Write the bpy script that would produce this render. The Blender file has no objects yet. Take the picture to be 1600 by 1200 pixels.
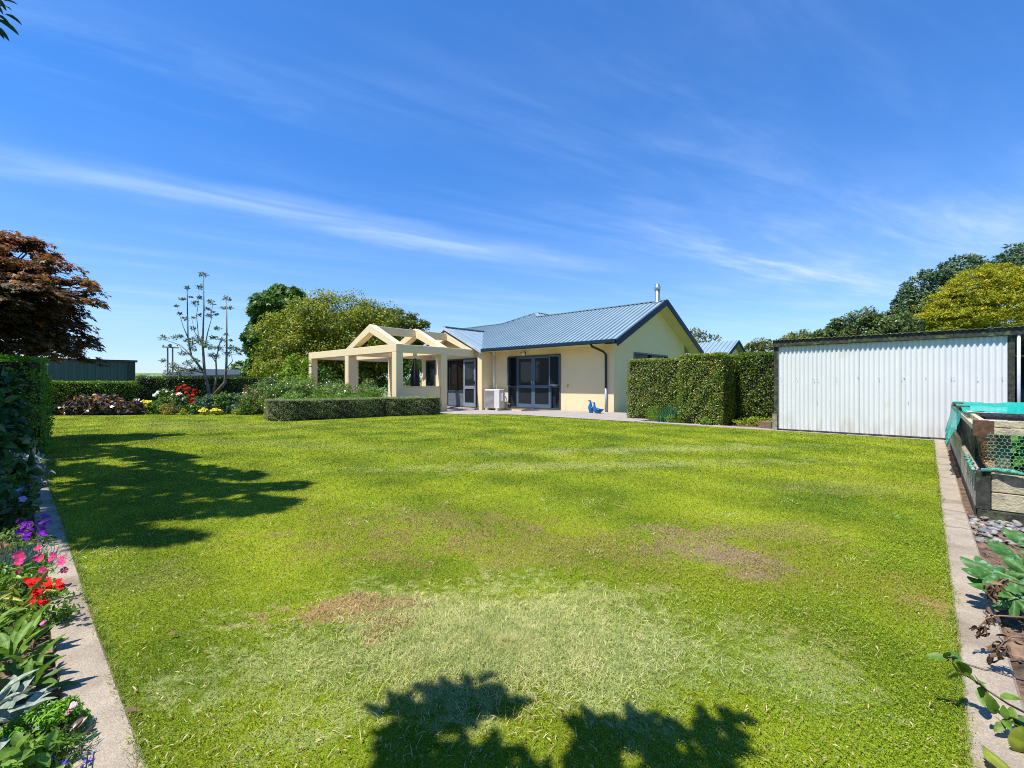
import bpy, math, random
import numpy as np
from mathutils import Vector
rng = np.random.default_rng(7)
random.seed(7)
sc = bpy.context.scene
C = sc.collection
SA, CA = math.sin(math.radians(47.6)), math.cos(math.radians(47.6))
F = 711.0
# ---------- garden frame: u runs away to the left, v away to the right; camera stands near the lawn's corner
def W(u, v, z=0.0):
    return np.array([-SA*u + CA*v, CA*u + SA*v, z])
def UV(x, y):
    return (-SA*x + CA*y, CA*x + SA*y)
def G(px, py, z=0.0):
    D = (1.0-z)*F/(py-600.0)
    return np.array([(px-800.0)/F*D, D, z])
def T(px, py, D):
    return np.array([(px-800.0)/F*D, D, 1.0+(600.0-py)*D/F])
def dip(u):
    t = np.clip((np.asarray(u, float)-9.5)/3.5, 0, 1)
    return -0.12*t*t*(3-2*t)
def GD(px, py):
    z = 0.0
    for _ in range(6):
        p = G(px, py, z); z = float(dip(UV(p[0], p[1])[0]))
    return G(px, py, z)

# ---------- materials
MATS = {}
def newmat(name):
    m = bpy.data.materials.new(name); m.use_nodes = True
    nt = m.node_tree; nt.nodes.clear()
    return m, nt, nt.nodes, nt.links
def ramp(N, stops):
    r = N.new('ShaderNodeValToRGB'); el = r.color_ramp.elements
    while len(el) < len(stops): el.new(0.5)
    for e, (p, c) in zip(el, stops):
        e.position = p; e.color = (*c, 1)
    return r
def mat(name, col, rough=0.6, metal=0.0, var=0.12, scale=6.0, bump=0.0, bscale=60.0, spec=0.5, col2=None, coat=0.0, stain=None, speck=False):
    if name in MATS: return MATS[name]
    m, nt, N, L = newmat(name)
    out = N.new('ShaderNodeOutputMaterial'); b = N.new('ShaderNodeBsdfPrincipled')
    L.new(b.outputs[0], out.inputs[0])
    b.inputs['Roughness'].default_value = rough; b.inputs['Metallic'].default_value = metal
    b.inputs['Specular IOR Level'].default_value = spec; b.inputs['Coat Weight'].default_value = coat
    geo = N.new('ShaderNodeNewGeometry')
    no = N.new('ShaderNodeTexNoise'); no.inputs['Scale'].default_value = scale; no.inputs['Detail'].default_value = 8; no.inputs['Roughness'].default_value = .65
    L.new(geo.outputs['Position'], no.inputs['Vector'])
    c2 = col2 or tuple(c*(1-var*2) for c in col)
    c1 = tuple(min(1, c*(1+var)) for c in col) if not col2 else col
    r = ramp(N, [(0.3, c2), (0.7, c1)])
    L.new(no.outputs['Fac'], r.inputs[0])
    last = r.outputs[0]
    if stain:
        n2 = N.new('ShaderNodeTexNoise'); n2.inputs['Scale'].default_value = stain[1]; n2.inputs['Detail'].default_value = 6
        L.new(geo.outputs['Position'], n2.inputs['Vector'])
        rr = ramp(N, [(stain[2], (0, 0, 0)), (stain[2]+.12, (1, 1, 1))]); L.new(n2.outputs['Fac'], rr.inputs[0])
        mx = N.new('ShaderNodeMix'); mx.data_type = 'RGBA'; mx.inputs['B'].default_value = (*stain[0], 1)
        L.new(rr.outputs[0], mx.inputs['Factor']); L.new(last, mx.inputs['A']); last = mx.outputs['Result']
    if speck:
        vs = N.new('ShaderNodeTexVoronoi'); vs.inputs['Scale'].default_value = 210; L.new(geo.outputs['Position'], vs.inputs['Vector'])
        hh = N.new('ShaderNodeHueSaturation'); L.new(last, hh.inputs['Color'])
        sp = N.new('ShaderNodeSeparateColor'); L.new(vs.outputs['Color'], sp.inputs[0])
        mr = N.new('ShaderNodeMapRange'); mr.inputs[3].default_value = .82; mr.inputs[4].default_value = 1.12; L.new(sp.outputs[0], mr.inputs[0]); L.new(mr.outputs[0], hh.inputs['Value']); last = hh.outputs[0]
    L.new(last, b.inputs['Base Color'])
    if bump > 0:
        nb = N.new('ShaderNodeTexNoise'); nb.inputs['Scale'].default_value = bscale; nb.inputs['Detail'].default_value = 4
        L.new(geo.outputs['Position'], nb.inputs['Vector'])
        bp = N.new('ShaderNodeBump'); bp.inputs['Strength'].default_value = bump; bp.inputs['Distance'].default_value = 0.01
        L.new(nb.outputs['Fac'], bp.inputs['Height']); L.new(bp.outputs[0], b.inputs['Normal'])
    MATS[name] = m
    return m
def grime(m, ztop, col, amt=.5):
    nt = m.node_tree; N = nt.nodes; L = nt.links; b = [x for x in N if x.type == 'BSDF_PRINCIPLED'][0]; src = b.inputs['Base Color'].links[0].from_socket
    g = N.new('ShaderNodeNewGeometry'); s = N.new('ShaderNodeSeparateXYZ'); L.new(g.outputs['Position'], s.inputs[0])
    mp = N.new('ShaderNodeMapping'); mp.inputs['Scale'].default_value = (7, 7, 1.6); L.new(g.outputs['Position'], mp.inputs[0])
    n = N.new('ShaderNodeTexNoise'); n.inputs['Scale'].default_value = 1.3; n.inputs['Detail'].default_value = 7; L.new(mp.outputs[0], n.inputs['Vector'])
    r = N.new('ShaderNodeMapRange'); r.interpolation_type = 'SMOOTHSTEP'; r.inputs[1].default_value = ztop; r.inputs[2].default_value = -.05; L.new(s.outputs['Z'], r.inputs[0])
    q = N.new('ShaderNodeMapRange'); q.inputs[1].default_value = .42; q.inputs[2].default_value = .7; L.new(n.outputs['Fac'], q.inputs[0])
    a = N.new('ShaderNodeMath'); a.operation = 'MULTIPLY'; L.new(r.outputs[0], a.inputs[0]); L.new(q.outputs[0], a.inputs[1])
    c = N.new('ShaderNodeMath'); c.operation = 'MULTIPLY'; c.inputs[1].default_value = amt; L.new(a.outputs[0], c.inputs[0])
    x = N.new('ShaderNodeMix'); x.data_type = 'RGBA'; x.inputs['B'].default_value = (*col, 1); L.new(c.outputs[0], x.inputs['Factor']); L.new(src, x.inputs['A']); L.new(x.outputs['Result'], b.inputs['Base Color'])
def leafmat(name, cols, trans=0.3, rough=0.5, scale=1.2, spec=0.3, detail=0):
    """cols: list of 2-4 colours picked leaf by leaf, drifting in patches through the plant"""
    if name in MATS: return MATS[name]
    m, nt, N, L = newmat(name)
    out = N.new('ShaderNodeOutputMaterial'); b = N.new('ShaderNodeBsdfPrincipled'); t = N.new('ShaderNodeBsdfTranslucent')
    mix = N.new('ShaderNodeMixShader'); mix.inputs[0].default_value = trans
    L.new(b.outputs[0], mix.inputs[1]); L.new(t.outputs[0], mix.inputs[2]); L.new(mix.outputs[0], out.inputs[0])
    b.inputs['Roughness'].default_value = rough; b.inputs['Specular IOR Level'].default_value = spec
    geo = N.new('ShaderNodeNewGeometry')
    no = N.new('ShaderNodeTexNoise'); no.inputs['Scale'].default_value = scale; no.inputs['Detail'].default_value = 3
    L.new(geo.outputs['Position'], no.inputs['Vector'])
    a = N.new('ShaderNodeMath'); a.operation = 'MULTIPLY_ADD'; a.inputs[1].default_value = 1.3; a.inputs[2].default_value = -0.65
    L.new(no.outputs['Fac'], a.inputs[0])
    s = N.new('ShaderNodeMath'); s.operation = 'MULTIPLY_ADD'; s.inputs[1].default_value = 0.75; s.use_clamp = True
    L.new(geo.outputs['Random Per Island'], s.inputs[0])
    ad = N.new('ShaderNodeMath'); ad.operation = 'ADD'; ad.inputs[1].default_value = 0.125
    L.new(a.outputs[0], ad.inputs[0]); L.new(ad.outputs[0], s.inputs[2])
    k = len(cols)
    r = ramp(N, [(i/(k-1), c) for i, c in enumerate(cols)])
    L.new(s.outputs[0], r.inputs[0])
    if detail:
        dn = N.new('ShaderNodeTexNoise'); dn.inputs['Scale'].default_value = detail; dn.inputs['Detail'].default_value = 5; L.new(geo.outputs['Position'], dn.inputs['Vector'])
        dr = N.new('ShaderNodeMapRange'); dr.inputs[1].default_value = .3; dr.inputs[2].default_value = .7; dr.inputs[3].default_value = .6; dr.inputs[4].default_value = 1.25; L.new(dn.outputs['Fac'], dr.inputs[0])
        dh = N.new('ShaderNodeHueSaturation'); L.new(r.outputs[0], dh.inputs['Color']); L.new(dr.outputs[0], dh.inputs['Value']); r = dh
        db = N.new('ShaderNodeBump'); db.inputs['Strength'].default_value = .5; db.inputs['Distance'].default_value = .002; L.new(dn.outputs['Fac'], db.inputs['Height']); L.new(db.outputs[0], b.inputs['Normal'])
    L.new(r.outputs[0], b.inputs['Base Color'])
    h = N.new('ShaderNodeHueSaturation'); h.inputs['Value'].default_value = 1.25; h.inputs['Saturation'].default_value = 1.05
    L.new(r.outputs[0], h.inputs['Color']); L.new(h.outputs[0], t.inputs['Color'])
    MATS[name] = m
    return m
def glassmat(name, tint=(0.02, 0.025, 0.03), clear=0.0):
    m, nt, N, L = newmat(name)
    out = N.new('ShaderNodeOutputMaterial'); b = N.new('ShaderNodeBsdfPrincipled')
    b.inputs['Base Color'].default_value = (*tint, 1); b.inputs['Roughness'].default_value = 0.03; b.inputs['Specular IOR Level'].default_value = 0.3
    if clear > 0:
        tr = N.new('ShaderNodeBsdfTransparent'); mx = N.new('ShaderNodeMixShader'); mx.inputs[0].default_value = clear
        L.new(b.outputs[0], mx.inputs[1]); L.new(tr.outputs[0], mx.inputs[2]); L.new(mx.outputs[0], out.inputs[0])
    else: L.new(b.outputs[0], out.inputs[0])
    MATS[name] = m
    return m
def netmat(name, col, cell, thick):
    """a woven or hexagon net: strands opaque, holes clear"""
    m, nt, N, L = newmat(name)
    out = N.new('ShaderNodeOutputMaterial'); b = N.new('ShaderNodeBsdfPrincipled'); tr = N.new('ShaderNodeBsdfTransparent'); mx = N.new('ShaderNodeMixShader')
    b.inputs['Base Color'].default_value = (*col, 1); b.inputs['Roughness'].default_value = 0.6
    geo = N.new('ShaderNodeNewGeometry'); vo = N.new('ShaderNodeTexVoronoi'); vo.feature = 'DISTANCE_TO_EDGE'
    vo.inputs['Scale'].default_value = 1.0/cell; vo.inputs['Randomness'].default_value = 0.35
    L.new(geo.outputs['Position'], vo.inputs['Vector'])
    lt = N.new('ShaderNodeMath'); lt.operation = 'LESS_THAN'; lt.inputs[1].default_value = thick
    L.new(vo.outputs['Distance'], lt.inputs[0]); L.new(lt.outputs[0], mx.inputs[0])
    L.new(tr.outputs[0], mx.inputs[1]); L.new(b.outputs[0], mx.inputs[2]); L.new(mx.outputs[0], out.inputs[0])
    MATS[name] = m
    return m

# ---------- object helpers
def tag(o, label=None, cat=None, group=None, kind=None):
    if label: o['label'] = label
    if cat: o['category'] = cat
    if group: o['group'] = group
    if kind: o['kind'] = kind
    return o
def thing(name, label, cat, loc, group=None):
    o = bpy.data.objects.new(name, None); C.objects.link(o); o.location = [float(a) for a in loc]; o.empty_display_size = .1
    return tag(o, label, cat, group)
def rootloc(p):
    while p.parent: p = p.parent
    return np.array(p.location)
def link(name, V, faces, m, parent=None, origin=None, smooth=False, flatcount=None):
    """V (n,3) world coordinates; faces list or (n,k) array"""
    V = np.asarray(V, float)
    org = rootloc(parent) if parent else (np.zeros(3) if origin is None else np.array(origin, float))
    V = V-org
    me = bpy.data.meshes.new(name)
    if isinstance(faces, np.ndarray):
        k = faces.shape[1]; n = faces.shape[0]
        me.vertices.add(len(V)); me.vertices.foreach_set('co', V.astype(np.float32).ravel())
        me.loops.add(n*k); me.loops.foreach_set('vertex_index', faces.astype(np.int32).ravel())
        me.polygons.add(n); me.polygons.foreach_set('loop_start', np.arange(0, n*k, k, dtype=np.int32))
        me.update(calc_edges=True)
    else:
        me.from_pydata([tuple(a) for a in V], [], [tuple(int(i) for i in f) for f in faces])
    if smooth: me.polygons.foreach_set('use_smooth', [True]*len(me.polygons))
    ms = m if isinstance(m, (list, tuple)) else [m]
    for x in ms: me.materials.append(x)
    o = bpy.data.objects.new(name, me); C.objects.link(o)
    if parent: o.parent = parent
    else: o.location = org
    return o
class MB:
    def __init__(s): s.v = []; s.f = []
    def add(s, verts, faces):
        n = len(s.v); s.v += [np.array(p, float) for p in verts]; s.f += [tuple(i+n for i in f) for f in faces]; return s
    def hexa(s, b, t):      # bottom 4, top 4
        return s.add(list(b)+list(t), [(3, 2, 1, 0), (4, 5, 6, 7), (0, 1, 5, 4), (1, 2, 6, 5), (2, 3, 7, 6), (3, 0, 4, 7)])
    def boxuv(s, u0, u1, v0, v1, z0, z1):
        c = [(u0, v0), (u1, v0), (u1, v1), (u0, v1)]
        return s.hexa([W(a, b, z0) for a, b in c], [W(a, b, z1) for a, b in c])
    def bar(s, a, b, w, h, up=(0, 0, 1)):   # a->b centre line, w across, h along up
        a = np.array(a, float); b = np.array(b, float); d = b-a; d /= np.linalg.norm(d)
        up = np.array(up, float); sd = np.cross(d, up); sd /= np.linalg.norm(sd); up = np.cross(sd, d)
        q = [(-1, -1), (1, -1), (1, 1), (-1, 1)]
        return s.hexa([a+sd*w/2*i+up*h/2*j for i, j in q], [b+sd*w/2*i+up*h/2*j for i, j in q])
    def tube(s, pts, rad, seg=8, caps=True):
        pts = [np.array(p, float) for p in pts]; n = len(pts)
        if np.isscalar(rad): rad = [rad]*n
        base = len(s.v); t0 = None
        for i in range(n):
            d = pts[min(i+1, n-1)]-pts[max(i-1, 0)]; d = d/(np.linalg.norm(d)+1e-9)
            if t0 is None:
                r = np.array([0, 0, 1.]) if abs(d[2]) < .9 else np.array([1., 0, 0]); x = np.cross(d, r)
            else: x = t0-d*np.dot(t0, d)
            x /= np.linalg.norm(x); t0 = x; y = np.cross(d, x)
            for k in range(seg):
                a = 2*math.pi*k/seg; s.v.append(pts[i]+(x*math.cos(a)+y*math.sin(a))*rad[i])
        for i in range(n-1):
            for k in range(seg):
                a = base+i*seg+k; b = base+i*seg+(k+1) % seg
                s.f.append((a, b, b+seg, a+seg))
        if caps:
            s.f.append(tuple(base+k for k in range(seg))[::-1]); s.f.append(tuple(base+(n-1)*seg+k for k in range(seg)))
        return s
    def lathe(s, c, prof, seg=16):      # prof [(r,z)] about vertical axis at c
        base = len(s.v); c = np.array(c, float)
        for r, z in prof:
            for k in range(seg):
                a = 2*math.pi*k/seg; s.v.append(c+np.array([r*math.cos(a), r*math.sin(a), z]))
        for i in range(len(prof)-1):
            for k in range(seg):
                a = base+i*seg+k; b = base+i*seg+(k+1) % seg
                s.f.append((a, b, b+seg, a+seg))
        s.f.append(tuple(base+k for k in range(seg))[::-1]); s.f.append(tuple(base+(len(prof)-1)*seg+k for k in range(seg)))
        return s
    def poly(s, pts): return s.add(pts, [tuple(range(len(pts)))])
    def build(s, name, m, parent=None, smooth=False, origin=None, bevel=0):
        o = link(name, np.array(s.v), s.f, m, parent, origin, smooth)
        if bevel:
            md = o.modifiers.new('bevel', 'BEVEL'); md.width = bevel; md.segments = 2; md.limit_method = 'ANGLE'
        return o

# ---------- leaf templates: verts (x across, y along, z normal), faces quads/tris as (n,k)
def tpl(kind):
    if kind == 'diamond': return np.array([(0, 0, 0), (.5, .5, .08), (0, 1, -.05), (-.5, .5, .08)]), np.array([(0, 1, 2, 3)])
    if kind == 'tri': return np.array([(-.5, 0, 0), (.5, 0, 0), (0, 1, 0)]), np.array([(0, 1, 2)])
    if kind == 'blade': return np.array([(-.5, 0, 0), (.5, 0, 0), (-.4, .5, .12), (.4, .5, .12), (0, 1, 0), (0, 1, 0.001)]), np.array([(0, 1, 3, 2), (2, 3, 4, 5)])
    if kind == 'leaf':
        ys = [0, .15, .4, .7, .9, 1.0]; w = [.03, .3, .5, .4, .2, .01]; V = []; Fc = []
        for y, a in zip(ys, w):
            dz = -.22*y*y
            V += [(-a, y, dz+a*.22), (0, y, dz), (a, y, dz+a*.22)]
        for i in range(5):
            b = i*3; Fc += [(b, b+1, b+4, b+3), (b+1, b+2, b+5, b+4)]
        return np.array(V), np.array(Fc)
    if kind.startswith('palm'):
        n = int(kind[4:]); V = []; Fc = []
        for i in range(n):
            a = math.radians(-100+200*i/(n-1)) if n < 8 else 2*math.pi*i/n
            ln = 1-.35*abs(i-(n-1)/2)/(n/2) if n < 8 else 1
            d = np.array([math.sin(a), math.cos(a)]); s = np.array([d[1], -d[0]]); b = len(V); wd = .62/n*1.6
            for (t, q, z) in [(0, 0, 0), (.45, wd, .02), (1, 0, -.12), (.45, -wd, .02)]:
                p = d*t*ln+s*q; V.append((p[0], p[1], z))
            Fc.append((b, b+1, b+2, b+3))
        return np.array(V), np.array(Fc)
    if kind == 'petals':
        V = []; Fc = []
        for i in range(5):
            a = 2*math.pi*i/5; b = len(V)
            for (t, da, z) in [(0, 0, 0), (.85, -.55, .15), (1.0, 0, .1), (.85, .55, .15)]:
                V.append((math.sin(a+da)*t*.5, math.cos(a+da)*t*.5, z))
            Fc.append((b, b+1, b+2, b+3))
        return np.array(V), np.array(Fc)
TPL = {}
def norm(a): return a/(np.linalg.norm(a, axis=-1, keepdims=True)+1e-9)
def leafbatch(kind, P, D, Nn, ln, wd):
    """P points, D directions, Nn approximate normals, ln lengths, wd widths"""
    if kind not in TPL: TPL[kind] = tpl(kind)
    tv, tf = TPL[kind]; n = len(P)
    D = norm(D); S = norm(np.cross(D, Nn)); Nn = np.cross(S, D)
    V = P[:, None, :] + S[:, None, :]*(tv[None, :, 0, None]*wd[:, None, None]) + D[:, None, :]*(tv[None, :, 1, None]*ln[:, None, None]) + Nn[:, None, :]*(tv[None, :, 2, None]*ln[:, None, None])
    Fc = (tf[None]+(np.arange(n)*len(tv))[:, None, None]).reshape(-1, tf.shape[1])
    return V.reshape(-1, 3), Fc
def rdir(n): return norm(rng.normal(size=(n, 3)))
def foliage(name, P, out, size, m, parent=None, kind='diamond', wr=.45, up=.3, jit=.7, origin=None, droop=0.0):
    """leaves at P, faces turned roughly to `out`"""
    n = len(P)
    Nn = norm(out+rdir(n)*jit+np.array([0, 0, up]))
    D = norm(np.cross(Nn, rdir(n))+out*.35+np.array([0, 0, -droop]))
    ln = size*rng.uniform(.65, 1.3, n)
    V, Fc = leafbatch(kind, P, D, Nn, ln, ln*wr)
    return link(name, V, Fc, m, parent, origin)
def blob_points(c, r, n, clumps=40, spread=.22, zmin=-1.0, fill=.15, flat=1.0):
    """points in leaf clumps over an ellipsoid, with some inside"""
    c = np.array(c, float); r = np.array(r, float)
    k = rdir(clumps*3); k = k[k[:, 2] > zmin][:clumps]
    rad = rng.uniform(.72, 1.03, (len(k), 1)); cc = k*rad
    idx = rng.integers(0, len(k), n)
    sp = spread*rng.uniform(.6, 1.3, len(k))[idx]
    off = rdir(n)*(rng.uniform(0, 1, (n, 1))**.45)*sp[:, None]
    off[:, 2] *= flat
    p = cc[idx]+off
    nf = int(n*fill)
    p[:nf] = rdir(nf)*(rng.uniform(0, .9, (nf, 1))**.5)
    out = norm(p*.5+norm(off+1e-6)*.8)
    return c+p*r, out
def canopy(name, blobs, n, size, m, parent, kind='diamond', wr=.5, clumps=40, spread=.25, zmin=-.6, jit=.6, up=.4, flat=.8, fill=.12, droop=0.0):
    tot = sum(b[1][0]*b[1][2] for b in blobs); Ps = []; Os = []
    for c, r in blobs:
        p, o = blob_points(c, r, max(50, int(n*r[0]*r[2]/tot)), clumps, spread, zmin, fill, flat); Ps.append(p); Os.append(o)
    return foliage(name, np.vstack(Ps), np.vstack(Os), size, m, parent, kind, wr, up, jit, droop=droop)
def limb(a, b, r0, r1, wob=.06, n=6):
    a = np.array(a, float); b = np.array(b, float); L_ = np.linalg.norm(b-a)
    pts = [a+(b-a)*t+(rng.normal(size=3)*wob*L_*math.sin(math.pi*t) if 0 < t < 1 else 0) for t in np.linspace(0, 1, n)]
    return pts, list(np.linspace(r0, r1, n))
BARK = mat('bark', (.11, .085, .06), .9, var=.3, scale=20, bump=.6, bscale=40)
def trunk_obj(parent, base, tops, r0, name='trunk', m=None, fork=.45):
    mb = MB(); base = np.array(base, float); tops = [np.array(t, float) for t in tops]; mid = base+(np.mean(tops, axis=0)-base)*fork
    p, r = limb(base-np.array([0, 0, .1]), mid, r0, r0*.7); mb.tube(p, r, 8)
    for t in tops:
        p, r = limb(mid-np.array([0, 0, .05]), t, r0*.6, r0*.12, .1); mb.tube(p, r, 6)
        for _ in range(3):
            k = rng.integers(2, 5); e = np.array(p[k])+rdir(1)[0]*np.linalg.norm(t-mid)*.22; q, s = limb(p[k], e, r0*.22, r0*.06); mb.tube(q, s, 5)
    return mb.build(name, m or BARK, parent, smooth=True)
def tree(name, label, base, blobs, n, size, m, r0=.15, group=None, bark=None, cat='tree', **kw):
    t = thing(name, label, cat, base, group)
    trunk_obj(t, base, [np.array(c)+np.array([0, 0, r[2]*.3]) for c, r in blobs], r0, m=bark)
    canopy('crown', blobs, n, size, m, t, **kw)
    return t
def shrub(name, label, c, r, n, size, m, cat='shrub', group=None, kind='diamond', wr=.45, stems=5, clumps=30, spread=.3, up=.4, jit=.6, droop=0, zmin=-.8):
    """c: base centre on the ground; r: half-sizes, r[2] the full height"""
    c = np.array(c, float); t = thing(name, label, cat, c, group)
    bc = c+np.array([0, 0, r[2]*.42]); rr = (r[0], r[1], r[2]*.58)
    mb = MB()
    for _ in range(stems):
        d = rdir(1)[0]; e = bc+d*np.array(rr)*.6; e[2] = c[2]+r[2]*rng.uniform(.4, .8)
        p, q = limb(c-np.array([0, 0, .03]), e, .012+.01*r[2], .004); mb.tube(p, q, 5)
    mb.build('stems', BARK, t, smooth=True)
    P, O = blob_points(bc, rr, n, clumps, spread, zmin, .2, .8)
    P[:, 2] = np.maximum(P[:, 2], c[2]+.01)
    foliage('foliage', P, O, size, m, t, kind, wr, up, jit, droop=droop)
    t['_bc'] = 0; del t['_bc']
    return t
def blooms(parent, pts, size, m, centre=None, name='flower', tilt=.5, face=(0, -.6, .8), kind='petals', layers=1):
    """each bloom its own child; copies share one mesh"""
    src = None; org = rootloc(parent)
    for p in pts:
        if src is None:
            V = []; Fs = []; nb = 0
            for l in range(layers):
                v, f = leafbatch(kind, np.array([[0, 0, l*size*.12]]), np.array([[math.cos(l), math.sin(l), 0]]), np.array([[0, 0, 1.]]), np.array([size*(1-.25*l)]), np.array([size*(1-.25*l)]))
                V.append(v); Fs.append(f+nb); nb += len(v)
            V = np.vstack(V); Fs = np.vstack(Fs)
            src = link(name, V+org, Fs, m, parent); o = src
        else:
            o = src.copy(); C.objects.link(o); o.parent = parent
        o.location = [float(a) for a in (np.array(p)-org)]
        f = Vector(face)+Vector(rng.normal(size=3)*tilt)
        o.rotation_euler = f.to_track_quat('Z', 'Y').to_euler()
        s = float(rng.uniform(.75, 1.25)); o.scale = (s, s, s)
# ================= camera, sky, sun
cam = bpy.data.cameras.new('camera'); co = bpy.data.objects.new('camera', cam); C.objects.link(co)
co.location = (0, 0, 1.0); co.rotation_euler = (math.pi/2, 0, 0)
cam.sensor_width = 36; cam.lens = 36*F/1600; cam.clip_end = 8000; cam.clip_start = .02
sc.camera = co
SUN_TH, SUN_EL = math.radians(33), math.radians(65)
dirv = Vector((math.cos(SUN_TH)*math.cos(SUN_EL), math.sin(SUN_TH)*math.cos(SUN_EL), -math.sin(SUN_EL)))
sl = bpy.data.lights.new('sun', 'SUN'); sl.energy = 4.3; sl.angle = math.radians(.5); sl.color = (1, .95, .87)
so = bpy.data.objects.new('sun', sl); C.objects.link(so); so.rotation_euler = (-dirv).to_track_quat('Z', 'Y').to_euler()
w = bpy.data.worlds.new('World'); sc.world = w; w.use_nodes = True
N = w.node_tree.nodes; L = w.node_tree.links; N.clear()
out = N.new('ShaderNodeOutputWorld'); bg = N.new('ShaderNodeBackground'); sky = N.new('ShaderNodeTexSky')
sky.sky_type = 'NISHITA'; sky.sun_disc = False; sky.sun_elevation = SUN_EL
az = math.atan2(-dirv.x, -dirv.y); sky.sun_rotation = az
sky.altitude = 0; sky.air_density = 1.0; sky.dust_density = 0.0; sky.ozone_density = 6.0
bg.inputs[1].default_value = SKY_STR = 0.105
tc = N.new('ShaderNodeTexCoord'); sep = N.new('ShaderNodeSeparateXYZ'); L.new(tc.outputs['Generated'], sep.inputs[0])
mz = N.new('ShaderNodeMath'); mz.operation = 'MAXIMUM'; mz.inputs[1].default_value = .03; L.new(sep.outputs['Z'], mz.inputs[0])
dx = N.new('ShaderNodeMath'); dx.operation = 'DIVIDE'; L.new(sep.outputs['X'], dx.inputs[0]); L.new(mz.outputs[0], dx.inputs[1])
dy = N.new('ShaderNodeMath'); dy.operation = 'DIVIDE'; L.new(sep.outputs['Y'], dy.inputs[0]); L.new(mz.outputs[0], dy.inputs[1])
cb = N.new('ShaderNodeCombineXYZ'); L.new(dx.outputs[0], cb.inputs[0]); L.new(dy.outputs[0], cb.inputs[1])
# cirrus: plane coordinates turned so X runs along the streaks
rot = N.new('ShaderNodeVectorRotate'); rot.rotation_type = 'Z_AXIS'; rot.inputs['Angle'].default_value = -math.atan2(1.59, 2.68); L.new(cb.outputs[0], rot.inputs['Vector'])
def cloudnoise(sx, sy, det, lo, hi, off, dist=.4):
    mp = N.new('ShaderNodeMapping'); mp.inputs['Scale'].default_value = (sx, sy, 1); mp.inputs['Location'].default_value = (off, off*.7, 0); L.new(rot.outputs[0], mp.inputs[0])
    n = N.new('ShaderNodeTexNoise'); n.inputs['Scale'].default_value = 1; n.inputs['Detail'].default_value = det; n.inputs['Roughness'].default_value = .62; n.inputs['Distortion'].default_value = dist
    L.new(mp.outputs[0], n.inputs[0]); r = N.new('ShaderNodeMapRange'); r.interpolation_type = 'SMOOTHSTEP'; r.inputs[1].default_value = lo; r.inputs[2].default_value = hi; L.new(n.outputs[0], r.inputs[0]); return r.outputs[0]
def M(op, a, b=None, clamp=False):
    n = N.new('ShaderNodeMath'); n.operation = op; n.use_clamp = clamp
    for i, x in enumerate((a, b)):
        if x is None: continue
        if isinstance(x, (int, float)): n.inputs[i].default_value = x
        else: L.new(x, n.inputs[i])
    return n.outputs[0]
def band(val, c, wd):
    d = M('ABSOLUTE', M('SUBTRACT', val, c)); r = N.new('ShaderNodeMapRange'); r.interpolation_type = 'SMOOTHSTEP'; r.inputs[1].default_value = wd; r.inputs[2].default_value = 0; L.new(d, r.inputs[0]); return r.outputs[0]
sr = N.new('ShaderNodeSeparateXYZ'); L.new(rot.outputs[0], sr.inputs[0])
c1 = cloudnoise(.4, 1.6, 9, .40, .85, 3.1)
c2 = cloudnoise(.9, 4.2, 10, .25, .85, 9.2, .8)
th = math.atan2(1.59, 2.68)
def rc(px, py):
    z = (600-py)/F; x, y = (px-800)/F/z, 1/z
    return x*math.cos(th)+y*math.sin(th), -x*math.sin(th)+y*math.cos(th)
a0, b0 = rc(0, 255); a1, b1 = rc(870, 405); am, bm = rc(450, 335)
wig = cloudnoise(.6, .6, 3, .2, .8, 1.7, 0)
bb = M('ADD', sr.outputs[1], M('MULTIPLY', M('SUBTRACT', wig, .5), .28))
st = M('MULTIPLY', band(bb, (b0+b1+bm)/3, .38), M('ADD', M('MULTIPLY', c2, .8), .35))
st = M('MULTIPLY', st, band(sr.outputs[0], (a0+a1)/2-.1, (a1-a0)/2+1.7))
ar, br = rc(1300, 390)
st2 = M('MULTIPLY', band(bb, br, 1.9), M('MULTIPLY', M('ADD', M('MULTIPLY', c1, .7), .18), M('ADD', M('MULTIPLY', c2, .8), .25)))
st2 = M('MULTIPLY', st2, band(sr.outputs[0], ar+.6, 4.0))
al, bl = rc(200, 130)
st3 = M('MULTIPLY', band(bb, bl, .35), M('MULTIPLY', c1, band(sr.outputs[0], al, 1.0)))
hzn = N.new('ShaderNodeMapRange'); hzn.interpolation_type = 'SMOOTHSTEP'; hzn.inputs[1].default_value = .40; hzn.inputs[2].default_value = .08; L.new(sep.outputs['Z'], hzn.inputs[0]); haz = M('MULTIPLY', hzn.outputs[0], M('ADD', M('MULTIPLY', c1, .8), .45))
tot = M('ADD', M('ADD', M('MULTIPLY', st, .46), M('MULTIPLY', st2, 1.2)), M('ADD', M('ADD', M('MULTIPLY', M('MULTIPLY', c1, c2), .14), M('ADD', .035, M('MULTIPLY', haz, .30))), M('MULTIPLY', st3, .8)))
lowf = N.new('ShaderNodeMapRange'); lowf.interpolation_type = 'SMOOTHSTEP'; lowf.inputs[1].default_value = 0.0; lowf.inputs[2].default_value = .10; L.new(sep.outputs['Z'], lowf.inputs[0])
tot = M('MULTIPLY', tot, lowf.outputs[0], True)
hz = N.new('ShaderNodeMapRange'); hz.inputs[1].default_value = 0.0; hz.inputs[2].default_value = .45; L.new(sep.outputs['Z'], hz.inputs[0])
hzr = ramp(N, [(0, (.60, .66, .93)), (.25, (.93, .93, 1.08)), (1, (.86, 1.0, 1.2))]); L.new(hz.outputs[0], hzr.inputs[0])
hs = N.new('ShaderNodeHueSaturation'); hs.inputs['Saturation'].default_value = 1.24; hs.inputs['Value'].default_value = 1.0; L.new(sky.outputs[0], hs.inputs['Color'])
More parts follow.
